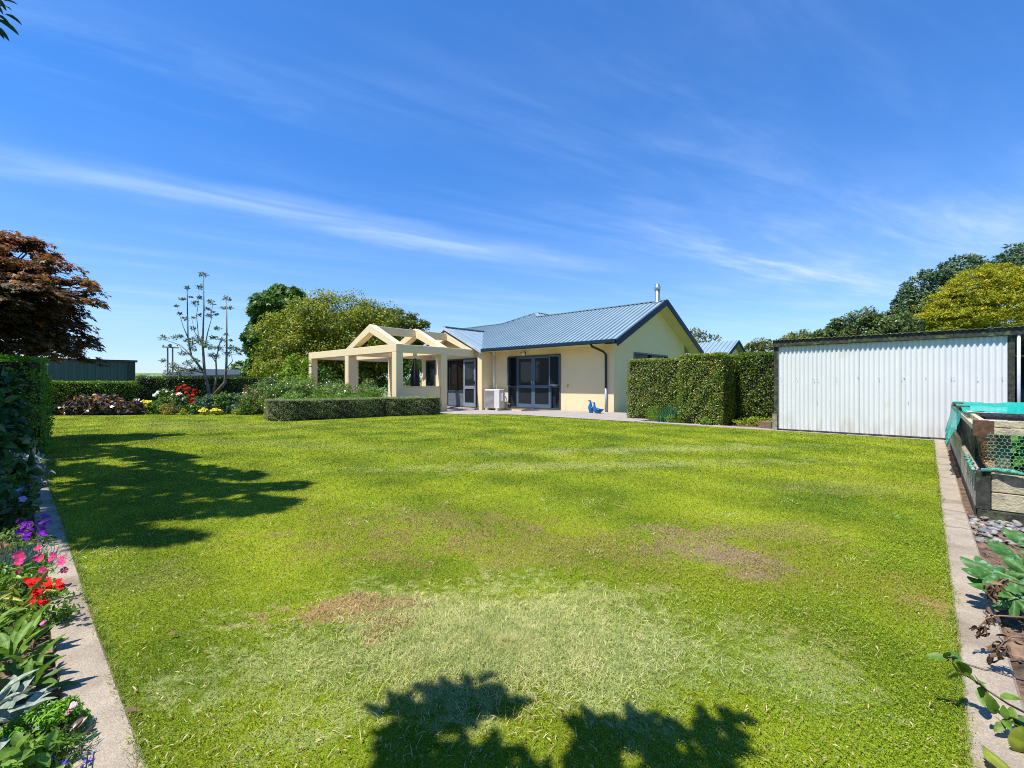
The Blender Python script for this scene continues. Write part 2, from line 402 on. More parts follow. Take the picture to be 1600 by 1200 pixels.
mx = N.new('ShaderNodeMix'); mx.data_type = 'RGBA'; L.new(tot, mx.inputs['Factor']); L.new(hs.outputs[0], mx.inputs['A']); mx.inputs['B'].default_value = (4.4, 5.2, 6.0, 1)
gm = N.new('ShaderNodeMix'); gm.data_type = 'RGBA'; gm.blend_type = 'MULTIPLY'; gm.inputs['Factor'].default_value = 1; L.new(hzr.outputs[0], gm.inputs['B']); L.new(mx.outputs['Result'], gm.inputs['A']); L.new(gm.outputs['Result'], bg.inputs[0]); L.new(bg.outputs[0], out.inputs[0])
sc.view_settings.view_transform = 'Standard'; sc.view_settings.look = 'None'; sc.view_settings.exposure = 0.82; sc.view_settings.gamma = 1
sc.cycles.filter_width = 1.0; sc.cycles.use_denoising = True; sc.cycles.denoiser = 'OPENIMAGEDENOISE'; sc.cycles.denoising_input_passes = 'RGB_ALBEDO_NORMAL'; sc.cycles.denoising_prefilter = 'NONE'; sc.cycles.sample_clamp_indirect = 3; sc.cycles.max_bounces = 6; sc.cycles.transparent_max_bounces = 16

# ================= ground
CONC = mat('concrete', (.37, .31, .235), .95, var=.12, scale=5, bump=.6, bscale=200, stain=((.25, .20, .145), 3.0, .54), spec=.15, speck=True)
SOIL = mat('soil', (.15, .095, .06), 1, var=.45, scale=14, bump=1, bscale=45, stain=((.26, .17, .11), 9, .56))
FIELD = mat('paddock', (.13, .21, .04), 1, var=.2, scale=.05)
MB().poly([(-3000, -3000, -.22), (3000, -3000, -.22), (3000, 3000, -.22), (-3000, 3000, -.22)]).build('ground', FIELD)
tag(bpy.data.objects['ground'], kind='structure')
# lawn: one sheet that dips gently towards the pergola
def v1(u):
    if u <= 13.7: return 10.97
    if u <= 15.2: return 10.97-(u-13.7)/1.5*4.4
    if u <= 20.3: return 6.57
    return 6.57-(u-20.3)/3.3*6.4
LAWN_PATCHES = [  # centre x,y (world), radii, turn, colour, strength, edge noise
    (-.02, 1.85, .78, .38, 0, (.53, .53, .21), .8, 1.15), (-.72, 1.55, .35, .2, .3, (.38, .42, .14), .6, 1.2), (.55, 1.62, .4, .3, 0, (.30, .38, .13), .5, 1.2),
    (.15, 2.75, 1.3, .30, .05, (.30, .22, .07), .5, 1.3), (1.55, 2.35, .8, .5, .3, (.24, .21, .03), .5, 1.1), (-.55, 3.3, .8, .32, .1, (.28, .21, .07), .55, 1.1),
    (-.78, 2.0, .23, .11, -.2, (.34, .18, .09), .75, 1.5), (-.5, 1.88, .10, .08, 0, (.34, .18, .09), .8, 1.0),
    (1.2, 2.72, .30, .22, .2, (.29, .20, .12), .9, 1.2), (1.12, 3.05, .28, .2, 0, (.30, .22, .10), .85, 1.0), (1.25, 2.38, .16, .09, 0, (.28, .18, .11), .7, 1.1),
    (1.93, 1.95, .12, .25, .1, (.34, .22, .10), .7, 1.1), (2.0, 1.65, .06, .14, 0, (.32, .22, .10), .7, 1.1), (-1.9, 2.3, .4, .2, 0, (.24, .24, .06), .4, 1.3), (1.75, 3.1, .4, .22, 0, (.30, .24, .08), .5, 1.2),
    (.9, 5.6, 2.6, .28, -.1, (.40, .41, .13), .5, 1.1), (2.4, 7.0, 2.2, .3, -.15, (.42, .43, .16), .5, 1.1), (-3.5, 7.5, 2.5, .35, .3, (.30, .33, .08), .4, 1.2), (-7.5, 12, 4, .9, .3, (.30, .30, .08), .4, 1.0), (3.2, 4.4, .8, .3, 0, (.30, .30, .08), .4, 1.2)]
def lawn_colour(nt, val_jitter):
    N = nt.nodes; L = nt.links
    geo = N.new('ShaderNodeNewGeometry'); pos = geo.outputs['Position']
    def noise(s, d, off=0):
        n = N.new('ShaderNodeTexNoise'); n.inputs['Scale'].default_value = s; n.inputs['Detail'].default_value = d; n.inputs['Roughness'].default_value = .6
        if off:
            a = N.new('ShaderNodeVectorMath'); a.operation = 'ADD'; a.inputs[1].default_value = (off, off, 0); L.new(pos, a.inputs[0]); L.new(a.outputs[0], n.inputs[0])
        else: L.new(pos, n.inputs[0])
        return n.outputs['Fac']
    n1 = noise(.9, 6)
    r1 = ramp(N, [(.30, (.095, .165, .008)), (.44, (.18, .245, .010)), (.57, (.26, .315, .014)), (.74, (.34, .36, .035))]); L.new(n1, r1.inputs[0])
    # mower bands along u
    mp = N.new('ShaderNodeVectorRotate'); mp.rotation_type = 'Z_AXIS'; mp.inputs['Angle'].default_value = -math.radians(38); L.new(pos, mp.inputs['Vector'])
    wv = N.new('ShaderNodeTexWave'); wv.wave_type = 'BANDS'; wv.bands_direction = 'X'; wv.inputs['Scale'].default_value = .32; wv.inputs['Distortion'].default_value = 2.5; wv.inputs['Detail'].default_value = 2; wv.inputs['Detail Scale'].default_value = .6
    L.new(mp.outputs[0], wv.inputs['Vector'])
    h1 = N.new('ShaderNodeHueSaturation'); L.new(r1.outputs[0], h1.inputs['Color'])
    mr = N.new('ShaderNodeMapRange'); mr.inputs[3].default_value = .92; mr.inputs[4].default_value = 1.10; L.new(wv.outputs['Fac'], mr.inputs[0]); L.new(mr.outputs[0], h1.inputs['Value'])
    last = h1.outputs[0]
    nz = [noise(2.2, 9), noise(4.5, 9, 13.3)]
    nf_ = N.new('ShaderNodeMath'); nf_.operation = 'MULTIPLY_ADD'; nf_.inputs[1].default_value = 3.2; nf_.inputs[2].default_value = -1.6; L.new(noise(19, 6, 5.1), nf_.inputs[0])
    for i, (cx, cy, rx, ry, an, col, stg, en) in enumerate(LAWN_PATCHES):
        s = N.new('ShaderNodeVectorMath'); s.operation = 'SUBTRACT'; s.inputs[1].default_value = (cx, cy, 0); L.new(pos, s.inputs[0])
        ro = N.new('ShaderNodeVectorRotate'); ro.rotation_type = 'Z_AXIS'; ro.inputs['Angle'].default_value = an; L.new(s.outputs[0], ro.inputs['Vector'])
        m2 = N.new('ShaderNodeVectorMath'); m2.operation = 'MULTIPLY'; m2.inputs[1].default_value = (1/rx, 1/ry, 0); L.new(ro.outputs[0], m2.inputs[0])
        le = N.new('ShaderNodeVectorMath'); le.operation = 'LENGTH'; L.new(m2.outputs[0], le.inputs[0])
        ad = N.new('ShaderNodeMath'); ad.operation = 'MULTIPLY_ADD'; ad.inputs[1].default_value = en*4.4; ad.inputs[2].default_value = -en*2.2; L.new(nz[i % 2], ad.inputs[0])
        sm = N.new('ShaderNodeMath'); sm.operation = 'ADD'; L.new(le.outputs['Value'], sm.inputs[0]); L.new(ad.outputs[0], sm.inputs[1]); sm2 = N.new('ShaderNodeMath'); sm2.operation = 'ADD'; L.new(sm.outputs[0], sm2.inputs[0]); L.new(nf_.outputs[0], sm2.inputs[1]); sm = sm2
        r = N.new('ShaderNodeMapRange'); r.interpolation_type = 'SMOOTHSTEP'; r.inputs[1].default_value = 1.45; r.inputs[2].default_value = .25; r.inputs[3].default_value = 0; r.inputs[4].default_value = stg; L.new(sm.outputs[0], r.inputs[0])
        mx = N.new('ShaderNodeMix'); mx.data_type = 'RGBA'; mx.inputs['B'].default_value = (*col, 1); L.new(r.outputs[0], mx.inputs['Factor']); L.new(last, mx.inputs['A']); last = mx.outputs['Result']
    return last, geo
m, nt, N_, L_ = newmat('lawn_turf'); MATS['lawn_turf'] = m
o_ = N_.new('ShaderNodeOutputMaterial'); b_ = N_.new('ShaderNodeBsdfPrincipled'); b_.inputs['Roughness'].default_value = .9; b_.inputs['Specular IOR Level'].default_value = .1
lc, gg = lawn_colour(nt, 0); hv = N_.new('ShaderNodeHueSaturation'); hv.inputs['Value'].default_value = .8; L_.new(lc, hv.inputs['Color'])
fn = N_.new('ShaderNodeTexNoise'); fn.inputs['Scale'].default_value = 90; fn.inputs['Detail'].default_value = 5; L_.new(gg.outputs['Position'], fn.inputs[0])
fr = N_.new('ShaderNodeMapRange'); fr.inputs[1].default_value = .3; fr.inputs[2].default_value = .7; fr.inputs[3].default_value = .55; fr.inputs[4].default_value = 1.05; L_.new(fn.outputs[0], fr.inputs[0]); L_.new(fr.outputs[0], hv.inputs['Value'])
bm_ = N_.new('ShaderNodeBump'); bm_.inputs['Strength'].default_value = .8; bm_.inputs['Distance'].default_value = .02; L_.new(fn.outputs[0], bm_.inputs['Height']); L_.new(bm_.outputs[0], b_.inputs['Normal'])
L_.new(hv.outputs[0], b_.inputs['Base Color']); L_.new(b_.outputs[0], o_.inputs[0])
us = np.concatenate([np.arange(-.081, 9, .5), np.arange(9, 23.6, .15)]); V = []; Fc = []
for u in us:
    hi = max(v1(u), .5)
    for t in np.linspace(0, 1, 12):
        v = .23+(hi-.23)*t; V.append(W(u, v, float(dip(u))))
for i in range(len(us)-1):
    for k in range(11):
        a = i*12+k; Fc.append((a+12, a+13, a+1, a))
tag(link('lawn', V, Fc, MATS['lawn_turf'], smooth=True), kind='structure')
# grass blades, denser near the camera
m, nt, N_, L_ = newmat('grass_blades'); MATS['grass_blades'] = m
o_ = N_.new('ShaderNodeOutputMaterial'); b_ = N_.new('ShaderNodeBsdfPrincipled'); t_ = N_.new('ShaderNodeBsdfTranslucent'); x_ = N_.new('ShaderNodeMixShader'); x_.inputs[0].default_value = .3
b_.inputs['Roughness'].default_value = .55; b_.inputs['Specular IOR Level'].default_value = .35
lc, gg = lawn_colour(nt, 0); hv = N_.new('ShaderNodeHueSaturation'); L_.new(lc, hv.inputs['Color'])
fr = N_.new('ShaderNodeMapRange'); fr.inputs[3].default_value = .5; fr.inputs[4].default_value = 1.7; L_.new(gg.outputs['Random Per Island'], fr.inputs[0]); cn = N_.new('ShaderNodeTexNoise'); cn.inputs['Scale'].default_value = 17; cn.inputs['Detail'].default_value = 4; L_.new(gg.outputs['Position'], cn.inputs['Vector'])
cm = N_.new('ShaderNodeMapRange'); cm.inputs[1].default_value = .3; cm.inputs[2].default_value = .7; cm.inputs[3].default_value = .72; cm.inputs[4].default_value = 1.28; L_.new(cn.outputs['Fac'], cm.inputs[0])
mu = N_.new('ShaderNodeMath'); mu.operation = 'MULTIPLY'; L_.new(fr.outputs[0], mu.inputs[0]); L_.new(cm.outputs[0], mu.inputs[1]); L_.new(mu.outputs[0], hv.inputs['Value'])
L_.new(hv.outputs[0], b_.inputs['Base Color']); L_.new(hv.outputs[0], t_.inputs['Color']); L_.new(b_.outputs[0], x_.inputs[1]); L_.new(t_.outputs[0], x_.inputs[2]); L_.new(x_.outputs[0], o_.inputs[0])
def inlawn(x, y, edge=0.0):
    u = -SA*x+CA*y; v = CA*x+SA*y
    hi = np.where(u <= 13.7, 10.95, np.where(u <= 15.2, 10.95-(u-13.7)/1.5*4.4, np.where(u <= 20.3, 6.55, 6.55-(u-20.3)/3.3*6.4)))
    return (u > -.085-edge) & (v > .225-edge) & (v < hi) & (u < 23.4), u, v
n = 1150000
Dd = np.exp(rng.uniform(math.log(.95), math.log(22), n)); xx = rng.uniform(-1.35, 1.35, n)*Dd
ok, u_, v_ = inlawn(xx, Dd, .012); xx = xx[ok]; Dd = Dd[ok]; u_ = u_[ok]; n = len(xx)
def worn(x, y):
    w_ = np.zeros(len(x))
    for cx, cy, rx, ry in [(1.2, 2.72, .30, .22), (-.78, 2.0, .24, .12), (1.93, 1.95, .10, .2), (1.25, 2.38, .14, .08), (2.0, 1.65, .05, .12)]: w_ = np.maximum(w_, np.exp(-(((x-cx)/rx)**2+((y-cy)/ry)**2)**1.2))
    return w_*(.75+.25*np.sin(x*23+np.sin(y*31)*2))
kp = rng.uniform(0, 1, n) > worn(xx, Dd)*.85; xx = xx[kp]; Dd = Dd[kp]; u_ = u_[kp]; n = len(xx)
P = np.stack([xx, Dd, dip(u_)-.002], 1)
straw = (((xx+.02)/.9)**2+((Dd-1.75)/.42)**2+.35*np.sin(xx*6+Dd*4)+rng.normal(size=n)*.35 < .9)
h = rng.uniform(.007, .016, n)*np.clip(.85+.12*Dd, 1, 1.7)*np.where(straw, 2.0, 1)
tilt = rdir(n)*np.where(straw, 1.3, .9)[:, None]; tilt[:, 2] = np.abs(tilt[:, 2])*.5+.45
wd = .00125*np.maximum(Dd, 1.15)*rng.uniform(.7, 1.4, n)*np.where(straw, .8, 1.0)
V, Fc = leafbatch('tri', P, tilt, rdir(n), h, wd)
tag(link('lawn_grass', V, Fc, MATS['grass_blades']), 'short mown green grass covering the garden lawn', kind='stuff')
# longer pale blades of coarse grass in the bleached patch and scattered tufts
n = 36000; a_ = rng.uniform(0, 6.28, n); rr_ = rng.normal(size=n)*.46; xx = -.02+.85*rr_*np.cos(a_); Dd = 1.75+.42*rr_*np.sin(a_)
tc_ = rng.uniform([-2.5, 1.2], [3.0, 4.2], (40, 2)); k_ = rng.integers(0, 40, 900); xx = np.concatenate([xx, tc_[k_, 0]+rng.normal(size=900)*.05]); Dd = np.concatenate([Dd, tc_[k_, 1]+rng.normal(size=900)*.05]); n = len(xx)
ok, u_, v_ = inlawn(xx, Dd, .0); xx = xx[ok]; Dd = Dd[ok]; n = len(xx)
P = np.stack([xx, Dd, np.full(n, .004)], 1); dd_ = rdir(n); dd_[:, 2] = np.abs(dd_[:, 2])*.5+.12; h = rng.uniform(.016, .042, n)
V, Fc = leafbatch('blade', P, dd_, norm(rdir(n)*.6+[0, 0, 1]), h, rng.uniform(.0014, .0028, n)*np.clip(Dd/1.8, .9, 2.2))
tag(link('coarse_grass', V, Fc, leafmat('coarse_grass', [(.23, .32, .07), (.45, .49, .17), (.66, .61, .30)], .3, .6, 9)), 'longer pale coarse grass blades in the bleached patch of the lawn', kind='stuff')
# blades leaning over the concrete edges
n = 16000; side = rng.uniform(0, 1, n) < .5; al = np.exp(rng.uniform(math.log(1.1), math.log(11), n)); cl = np.clip(np.sin(al*5)+np.sin(al*13+1)+rng.normal(size=n)*.7, 0, 2)*.012
eu = np.where(side, al, -.088-cl+.02*rng.uniform(size=n)); ev = np.where(side, .228-cl+.02*rng.uniform(size=n), al); P = np.stack([-SA*eu+CA*ev, CA*eu+SA*ev, np.full(n, .006)], 1)
h = rng.uniform(.012, .03, n); dd_ = rdir(n); dd_[:, 2] = np.abs(dd_[:, 2])*.5+.3
V, Fc = leafbatch('blade', P, dd_, norm(rdir(n)*.6+[0, 0, 1]), h, rng.uniform(.0014, .0026, n)*np.clip(P[:, 1]/1.8, .9, 2.2))
tag(link('edge_grass', V, Fc, leafmat('edge_grass', [(.10, .18, .01), (.24, .32, .02), (.42, .38, .12)], .3, .6, 9)), 'ragged grass blades leaning over the concrete edging paths', kind='stuff')
# small fallen bits of thatch
n = 5000; Dd = np.exp(rng.uniform(math.log(1.0), math.log(6), n)); xx = rng.uniform(-1.1, 1.1, n)*Dd; ok, u_, v_ = inlawn(xx, Dd, 0); xx = xx[ok]; Dd = Dd[ok]; n = len(xx)
P = np.stack([xx, Dd, np.full(n, .012)], 1); Nn = norm(rdir(n)*.5+[0, 0, 1]); V, Fc = leafbatch('diamond', P, np.cross(Nn, rdir(n)), Nn, rng.uniform(.008, .03, n), rng.uniform(.0015, .005, n))
tag(link('thatch', V, Fc, leafmat('thatch', [(.20, .12, .06), (.42, .32, .16), (.55, .46, .28)], .1, .9, 9)), 'dry straw coloured thatch and leaf bits lying in the lawn', kind='stuff')
# clover leaves, rounder, in the near right of the lawn and in loose drifts
n = 260000
Dd = np.exp(rng.uniform(math.log(.95), math.log(4.5), n)); xx = rng.uniform(-1.3, 1.35, n)*Dd
ok, u_, v_ = inlawn(xx, Dd, .01)
dens = 1/(1+np.exp(-(xx-.55)*5))*np.where(Dd < 3, 1, .5) + .10 + .25*(np.sin(xx*3.1+1)*np.sin(Dd*2.7+2) > .45) + .5*(np.abs(u_-8) < 0)
dens = np.where(((xx+.02)/.9)**2+((Dd-1.8)/.42)**2+rng.normal(size=n)*.3 < 1.0, .03, dens)*np.clip(1.5-.35*Dd, .15, 1)
ok &= rng.uniform(0, 1, n) < dens*(1-worn(xx, Dd))
xx = xx[ok]; Dd = Dd[ok]; n = len(xx)
P = np.stack([xx, Dd, rng.uniform(.008, .018, n)], 1)
Nn = norm(rdir(n)*.55+np.array([0, 0, 1.])); sz = rng.uniform(.0034, .0062, n)*np.clip(Dd/1.8, .85, 1.6)
V, Fc = leafbatch('diamond', P, np.cross(Nn, rdir(n)), Nn, sz, sz*.95)
CLOV = leafmat('clover_leaf', [(.12, .21, .008), (.24, .34, .012), (.36, .44, .02)], .3, .5, 1.5)
tag(link('clover', V, Fc, CLOV), 'round bright green clover leaves spread through the lawn', kind='stuff')

# concrete edging strips
def strip(name, pts_in, pts_out, z0, z1, m_):
    mb = MB(); n = len(pts_in)
    for a, b in zip(pts_in, pts_out):
        mb.v += [W(*a, z0), W(*a, z1-.008), W(a[0]*.94+b[0]*.06, a[1]*.94+b[1]*.06, z1), W(a[0]*.06+b[0]*.94, a[1]*.06+b[1]*.94, z1), W(*b, z1-.008), W(*b, z0)]
    for i in range(n-1):
        for k in range(5):
            q = i*6+k; mb.f.append((q, q+1, q+7, q+6))
    return mb
def strips(name, line, width, axis, z1):
    rs = np.arange(0, 1.0001, 1/60.)
    A = []; B = []
    for t in rs:
        s = line[0]+(line[1]-line[0])*t; j = .003*math.sin(s*1.7)+.0015*math.sin(s*4.1+1)
        j2 = .003*math.sin(s*2.3+2)+.0015*math.sin(s*6+1)
        if axis == 'u': A.append((s, width[0]+j)); B.append((s, width[1]+j2))
        else: A.append((width[0]+j, s)); B.append((width[1]+j2, s))
    o = strip(name, A, B, -.1, z1, CONC).build(name, CONC)
    return tag(o, kind='structure')
strips('left_edging_path', (-.3, 23.0), (.232, .098), 'u', .014)
strips('right_edging_path', (-.35, 11.2), (-.083, -.222), 'v', .016)
mb = MB(); 
for a, b in [(-1.2, 1.18), (1.2, 3.78)]: mb.boxuv(a, b, 10.955, 11.06, -.1, .012)
tag(mb.build('shed_edging_path', CONC), kind='structure')
# joints and small cracks in the strips
CR = mat('joint_dirt', (.09, .07, .05), 1, var=.3, scale=40)
mb = MB()
for s in [1.15, 2.9, 5.0, 7.2]:
    pts = [(s+rng.normal()*.006, v) for v in np.linspace(.105, .228, 6)]
    for i in range(5): mb.poly([W(pts[i][0], pts[i][1], .0185), W(pts[i+1][0], pts[i+1][1], .0185), W(pts[i+1][0]+.004, pts[i+1][1], .0185), W(pts[i][0]+.004, pts[i][1], .0185)])
for s in [2.25, 4.35, 4.9, 6.6, 8.6]:
    pts = [(u, s+rng.normal()*.008) for u in np.linspace(-.215, -.09, 6)]
    for i in range(5): mb.poly([W(pts[i][0], pts[i][1], .0205), W(pts[i+1][0], pts[i+1][1], .0205), W(pts[i+1][0], pts[i+1][1]+.006, .0205), W(pts[i][0], pts[i][1]+.006, .0205)])
tag(mb.build('path_joints', CR), kind='structure')
# garden soil: left bed, right bed, back border, beds beside the pergola and the tall hedge
def soil(name, poly, z, bumpy=.012, step=.06):
    us_ = [p[0] for p in poly]; vs_ = [p[1] for p in poly]
    nu = min(140, max(3, int((max(us_)-min(us_))/step))); nv = min(140, max(3, int((max(vs_)-min(vs_))/step)))
    V = []; Fc = []
    for i in range(nu+1):
        for k in range(nv+1):
            u = min(us_)+(max(us_)-min(us_))*i/nu; v = min(vs_)+(max(vs_)-min(vs_))*k/nv
            zz = z(u) if callable(z) else z
            V.append(W(u, v, zz+rng.normal()*bumpy))
    for i in range(nu):
        for k in range(nv):
            a = i*(nv+1)+k; Fc.append((a+nv+1, a+nv+2, a+1, a))
    return tag(link(name, V, Fc, SOIL, smooth=True), kind='structure')
soil('left_bed_soil', [(-.5, -2.2), (16, .1)], -.02)
soil('right_bed_soil', [(-3.2, -.5), (-.22, 5.2)], -.02, .01, .035)
soil('shed_floor_soil', [(-5.5, 5.2), (-.22, 14)], -.03, .006, .3)
soil('back_border_soil', [(20.2, -1), (24.2, 8)], -.145, .01, .1)
soil('pergola_bed_soil', [(14, 5.6), (22.5, 9.5)], -.145, .01, .15)
soil('hedge_bed_soil', [(.3, 11.35), (5.68, 14)], -.02, .01, .08)
PAV = mat('patio_concrete', (.33, .29, .25), .85, var=.10, scale=3, bump=.3, bscale=120, stain=((.24, .20, .18), 1.6, .6))
V = []; Fc = []
for i, u in enumerate(np.arange(5.7, 22.4, .25)):
    for v in (10.97, 14.2): V.append(W(u, v, float(dip(u))+.012))
    if i: a = 2*(i-1); Fc.append((a+2, a+3, a+1, a))
tag(link('patio', V, Fc, PAV), kind='structure')
mb = MB(); mb.boxuv(14.0, 22.4, 9.4, 10.965, -.2, -.105); tag(mb.build('pergola_floor', PAV), kind='structure')
mb = MB(); mb.boxuv(2.42, 5.68, 11.065, 11.42, -.1, .008); tag(mb.build('hedge_path', PAV), kind='structure')
# clods and bark scraps on the soil
def scraps(name, n, ur, vr, z, size, m_, label):
    P = np.array([W(rng.uniform(*ur), rng.uniform(*vr), z+rng.uniform(0, .01)) for _ in range(n)])
    Nn = norm(rdir(n)*.8+np.array([0, 0, 1.])); sz = size*rng.uniform(.4, 1.6, n)
    V, Fc = leafbatch('diamond', P, np.cross(Nn, rdir(n)), Nn, sz, sz*rng.uniform(.2, .6, n))
    tag(link(name, V, Fc, m_), label, kind='stuff')
MULCH = leafmat('mulch_scraps', [(.06, .035, .02), (.16, .10, .06), (.33, .24, .15)], 0, .9, 5)
scraps('mulch', 9000, (-.3, 7), (-1.3, .09), -.012, .022, MULCH, 'brown bark scraps on the soil of the left flower bed')
scraps('mulch', 5000, (-2.2, -.23), (-.3, 5), -.012, .018, MULCH, 'brown crumbs on the bare soil of the right vegetable bed')
scraps('mulch', 2500, (.3, 6.4), (11.4, 12.8), -.012, .04, MULCH, 'brown leaf litter under the tall clipped hedge')
# far hills
mb = MB(); V = []; Fc = []
HILL = mat('far_hill', (.16, .25, .06), 1, var=.25, scale=.02, stain=((.03, .06, .04), .012, .55))
xs = np.linspace(-1100, 900, 90)
for i, x in enumerate(xs):
    r = x/650
    h = 12+8*math.exp(-((x+520)/170)**2)+4*math.sin(x*.012)+3*math.sin(x*.031+1)
    V += [(x, 560, -1), (x*1.02, 650, h*.75), (x*1.1, 760, h), (x*1.3, 1000, -1)]
    if i: a = (i-1)*4; Fc += [(a, a+4, a+5, a+1), (a+1, a+5, a+6, a+2), (a+2, a+6, a+7, a+3)]
tag(link('hills', V, Fc, HILL, smooth=True), kind='structure')
FARW = leafmat('far_wood', [(.03, .06, .05), (.06, .10, .06), (.09, .13, .07)], .1, .8, .05)
Ps = []; Os = []
for x in np.arange(-420, 120, 5.5):
    if x > -200 and rng.uniform() < .3: continue
    p, o = blob_points((x+rng.normal()*2, 400+rng.normal()*18, 1.5), (5.5, 5, rng.uniform(4.5, 7.5)), 170, 8, .4, -.2); Ps.append(p); Os.append(o)
o = foliage('shelter_belt', np.vstack(Ps), np.vstack(Os), 1.6, FARW, wr=.7, origin=(-150, 400, 0)); tag(o, 'far-off dark belt of trees below the green hill', kind='stuff')
# ================= house
CREAM = mat('cream_plaster', (.80, .64, .37), .85, var=.02, scale=2, bump=.05, bscale=60, stain=((.74, .59, .36), .7, .58))
grime(CREAM, .45, (.40, .32, .20), .45)
CREAM_S = mat('cream_soffit', (.70, .60, .36), .7, var=.03, scale=2)
ROOFM = mat('blue_roof_steel', (.22, .31, .355), .45, var=.06, scale=1.5, spec=.5, stain=((.23, .30, .33), .9, .58))
NAVY = mat('dark_blue_paint', (.010, .030, .050), .5, var=.06, scale=3, spec=.2)
FRAME = mat('slate_blue_aluminium', (.085, .13, .185), .4, var=.05, scale=3, metal=.1)
FRAMED = mat('dark_slate_aluminium', (.035, .055, .08), .4, var=.05, scale=3)
VERGE = mat('pale_verge_flashing', (.42, .50, .56), .4, var=.05)
GLASS = glassmat('dark_glass'); CLEAR = glassmat('window_glass', (.02, .02, .02), .72)
ROOMD = mat('room_dark', (.05, .04, .035), .9); ROOML = mat('room_cream_wall', (.55, .45, .28), .9)
CURT = mat('brown_curtain', (.09, .035, .02), .9)
WHITE = mat('white_paint', (.75, .77, .78), .5, var=.04, scale=4)
STEEL = mat('galvanised_steel', (.55, .58, .62), .3, metal=.85, var=.08, scale=9)
H = thing('house', 'single storey cream plastered house with blue ribbed metal roof at the back of the lawn', 'house', W(10, 16, 0))
def wall_open(mb, v, u0, u1, z0, z1, holes, th=.2):
    """wall along u facing -v at plane v, holes (ua,ub,za,zb)"""
    x = u0
    for ua, ub, za, zb in sorted(holes):
        if ua > x: mb.boxuv(x, ua, v, v+th, z0, z1)
        if za > z0: mb.boxuv(ua, ub, v, v+th, z0, za)
        if zb < z1: mb.boxuv(ua, ub, v, v+th, zb, z1)
        x = ub
    if x < u1: mb.boxuv(x, u1, v, v+th, z0, z1)
mb = MB()
wall_open(mb, 14.15, 8.10, 14.10, -.2, 2.395, [(10.39, 13.12, .0, 2.16)])
mb.boxuv(14.10, 14.36, 13.52, 14.35, -.2, 2.44)                       # wall nib beside the porch
wall_open(mb, 13.9, 14.36, 18.87, -.2, 2.46, [(14.75, 16.9, -.05, 2.16), (17.75, 18.5, .9, 2.16)])
mb.boxuv(18.67, 18.87, 14.1, 20.3, -.2, 2.3); mb.boxuv(8.10, 18.87, 20.4, 20.6, -.2, 2.4)
# gable end facing the camera's right, with its window opening
def gz(v): return 2.46+(min(v-13.5, 21.22-v))*.4715-.10
segs = [(14.35, 15.6, -.2), (15.6, 18.6, 2.2), (18.6, 20.4, -.2)]
for a, b, z0 in segs:
    pv = sorted({a, b, *([17.36] if a < 17.36 < b else [])})
    for p, q in zip(pv, pv[1:]):
        mb.hexa([W(8.1, p, z0), W(8.3, p, z0), W(8.3, q, z0), W(8.1, q, z0)], [W(8.1, p, gz(p)), W(8.3, p, gz(p)), W(8.3, q, gz(q)), W(8.1, q, gz(q))])
mb.hexa([W(8.1, 14.15, 2.395), W(8.3, 14.15, 2.395), W(8.3, 14.35, 2.395), W(8.1, 14.35, 2.395)], [W(8.1, 14.15, gz(14.15)), W(8.3, 14.15, gz(14.15)), W(8.3, 14.35, gz(14.35)), W(8.1, 14.35, gz(14.35))])
mb.boxuv(8.1, 8.3, 15.6, 18.6, -.2, .9)
# small gable above the porch doors
mb.add([W(14.36, 13.9, 2.46), W(18.58, 13.9, 2.46), W(16.47, 13.9, 3.46), W(14.36, 14.0, 2.46), W(18.58, 14.0, 2.46), W(16.47, 14.0, 3.46)], [(0, 2, 1), (3, 4, 5), (0, 3, 5, 2), (1, 2, 5, 4), (0, 1, 4, 3)])
mb.build('wall', CREAM, H)
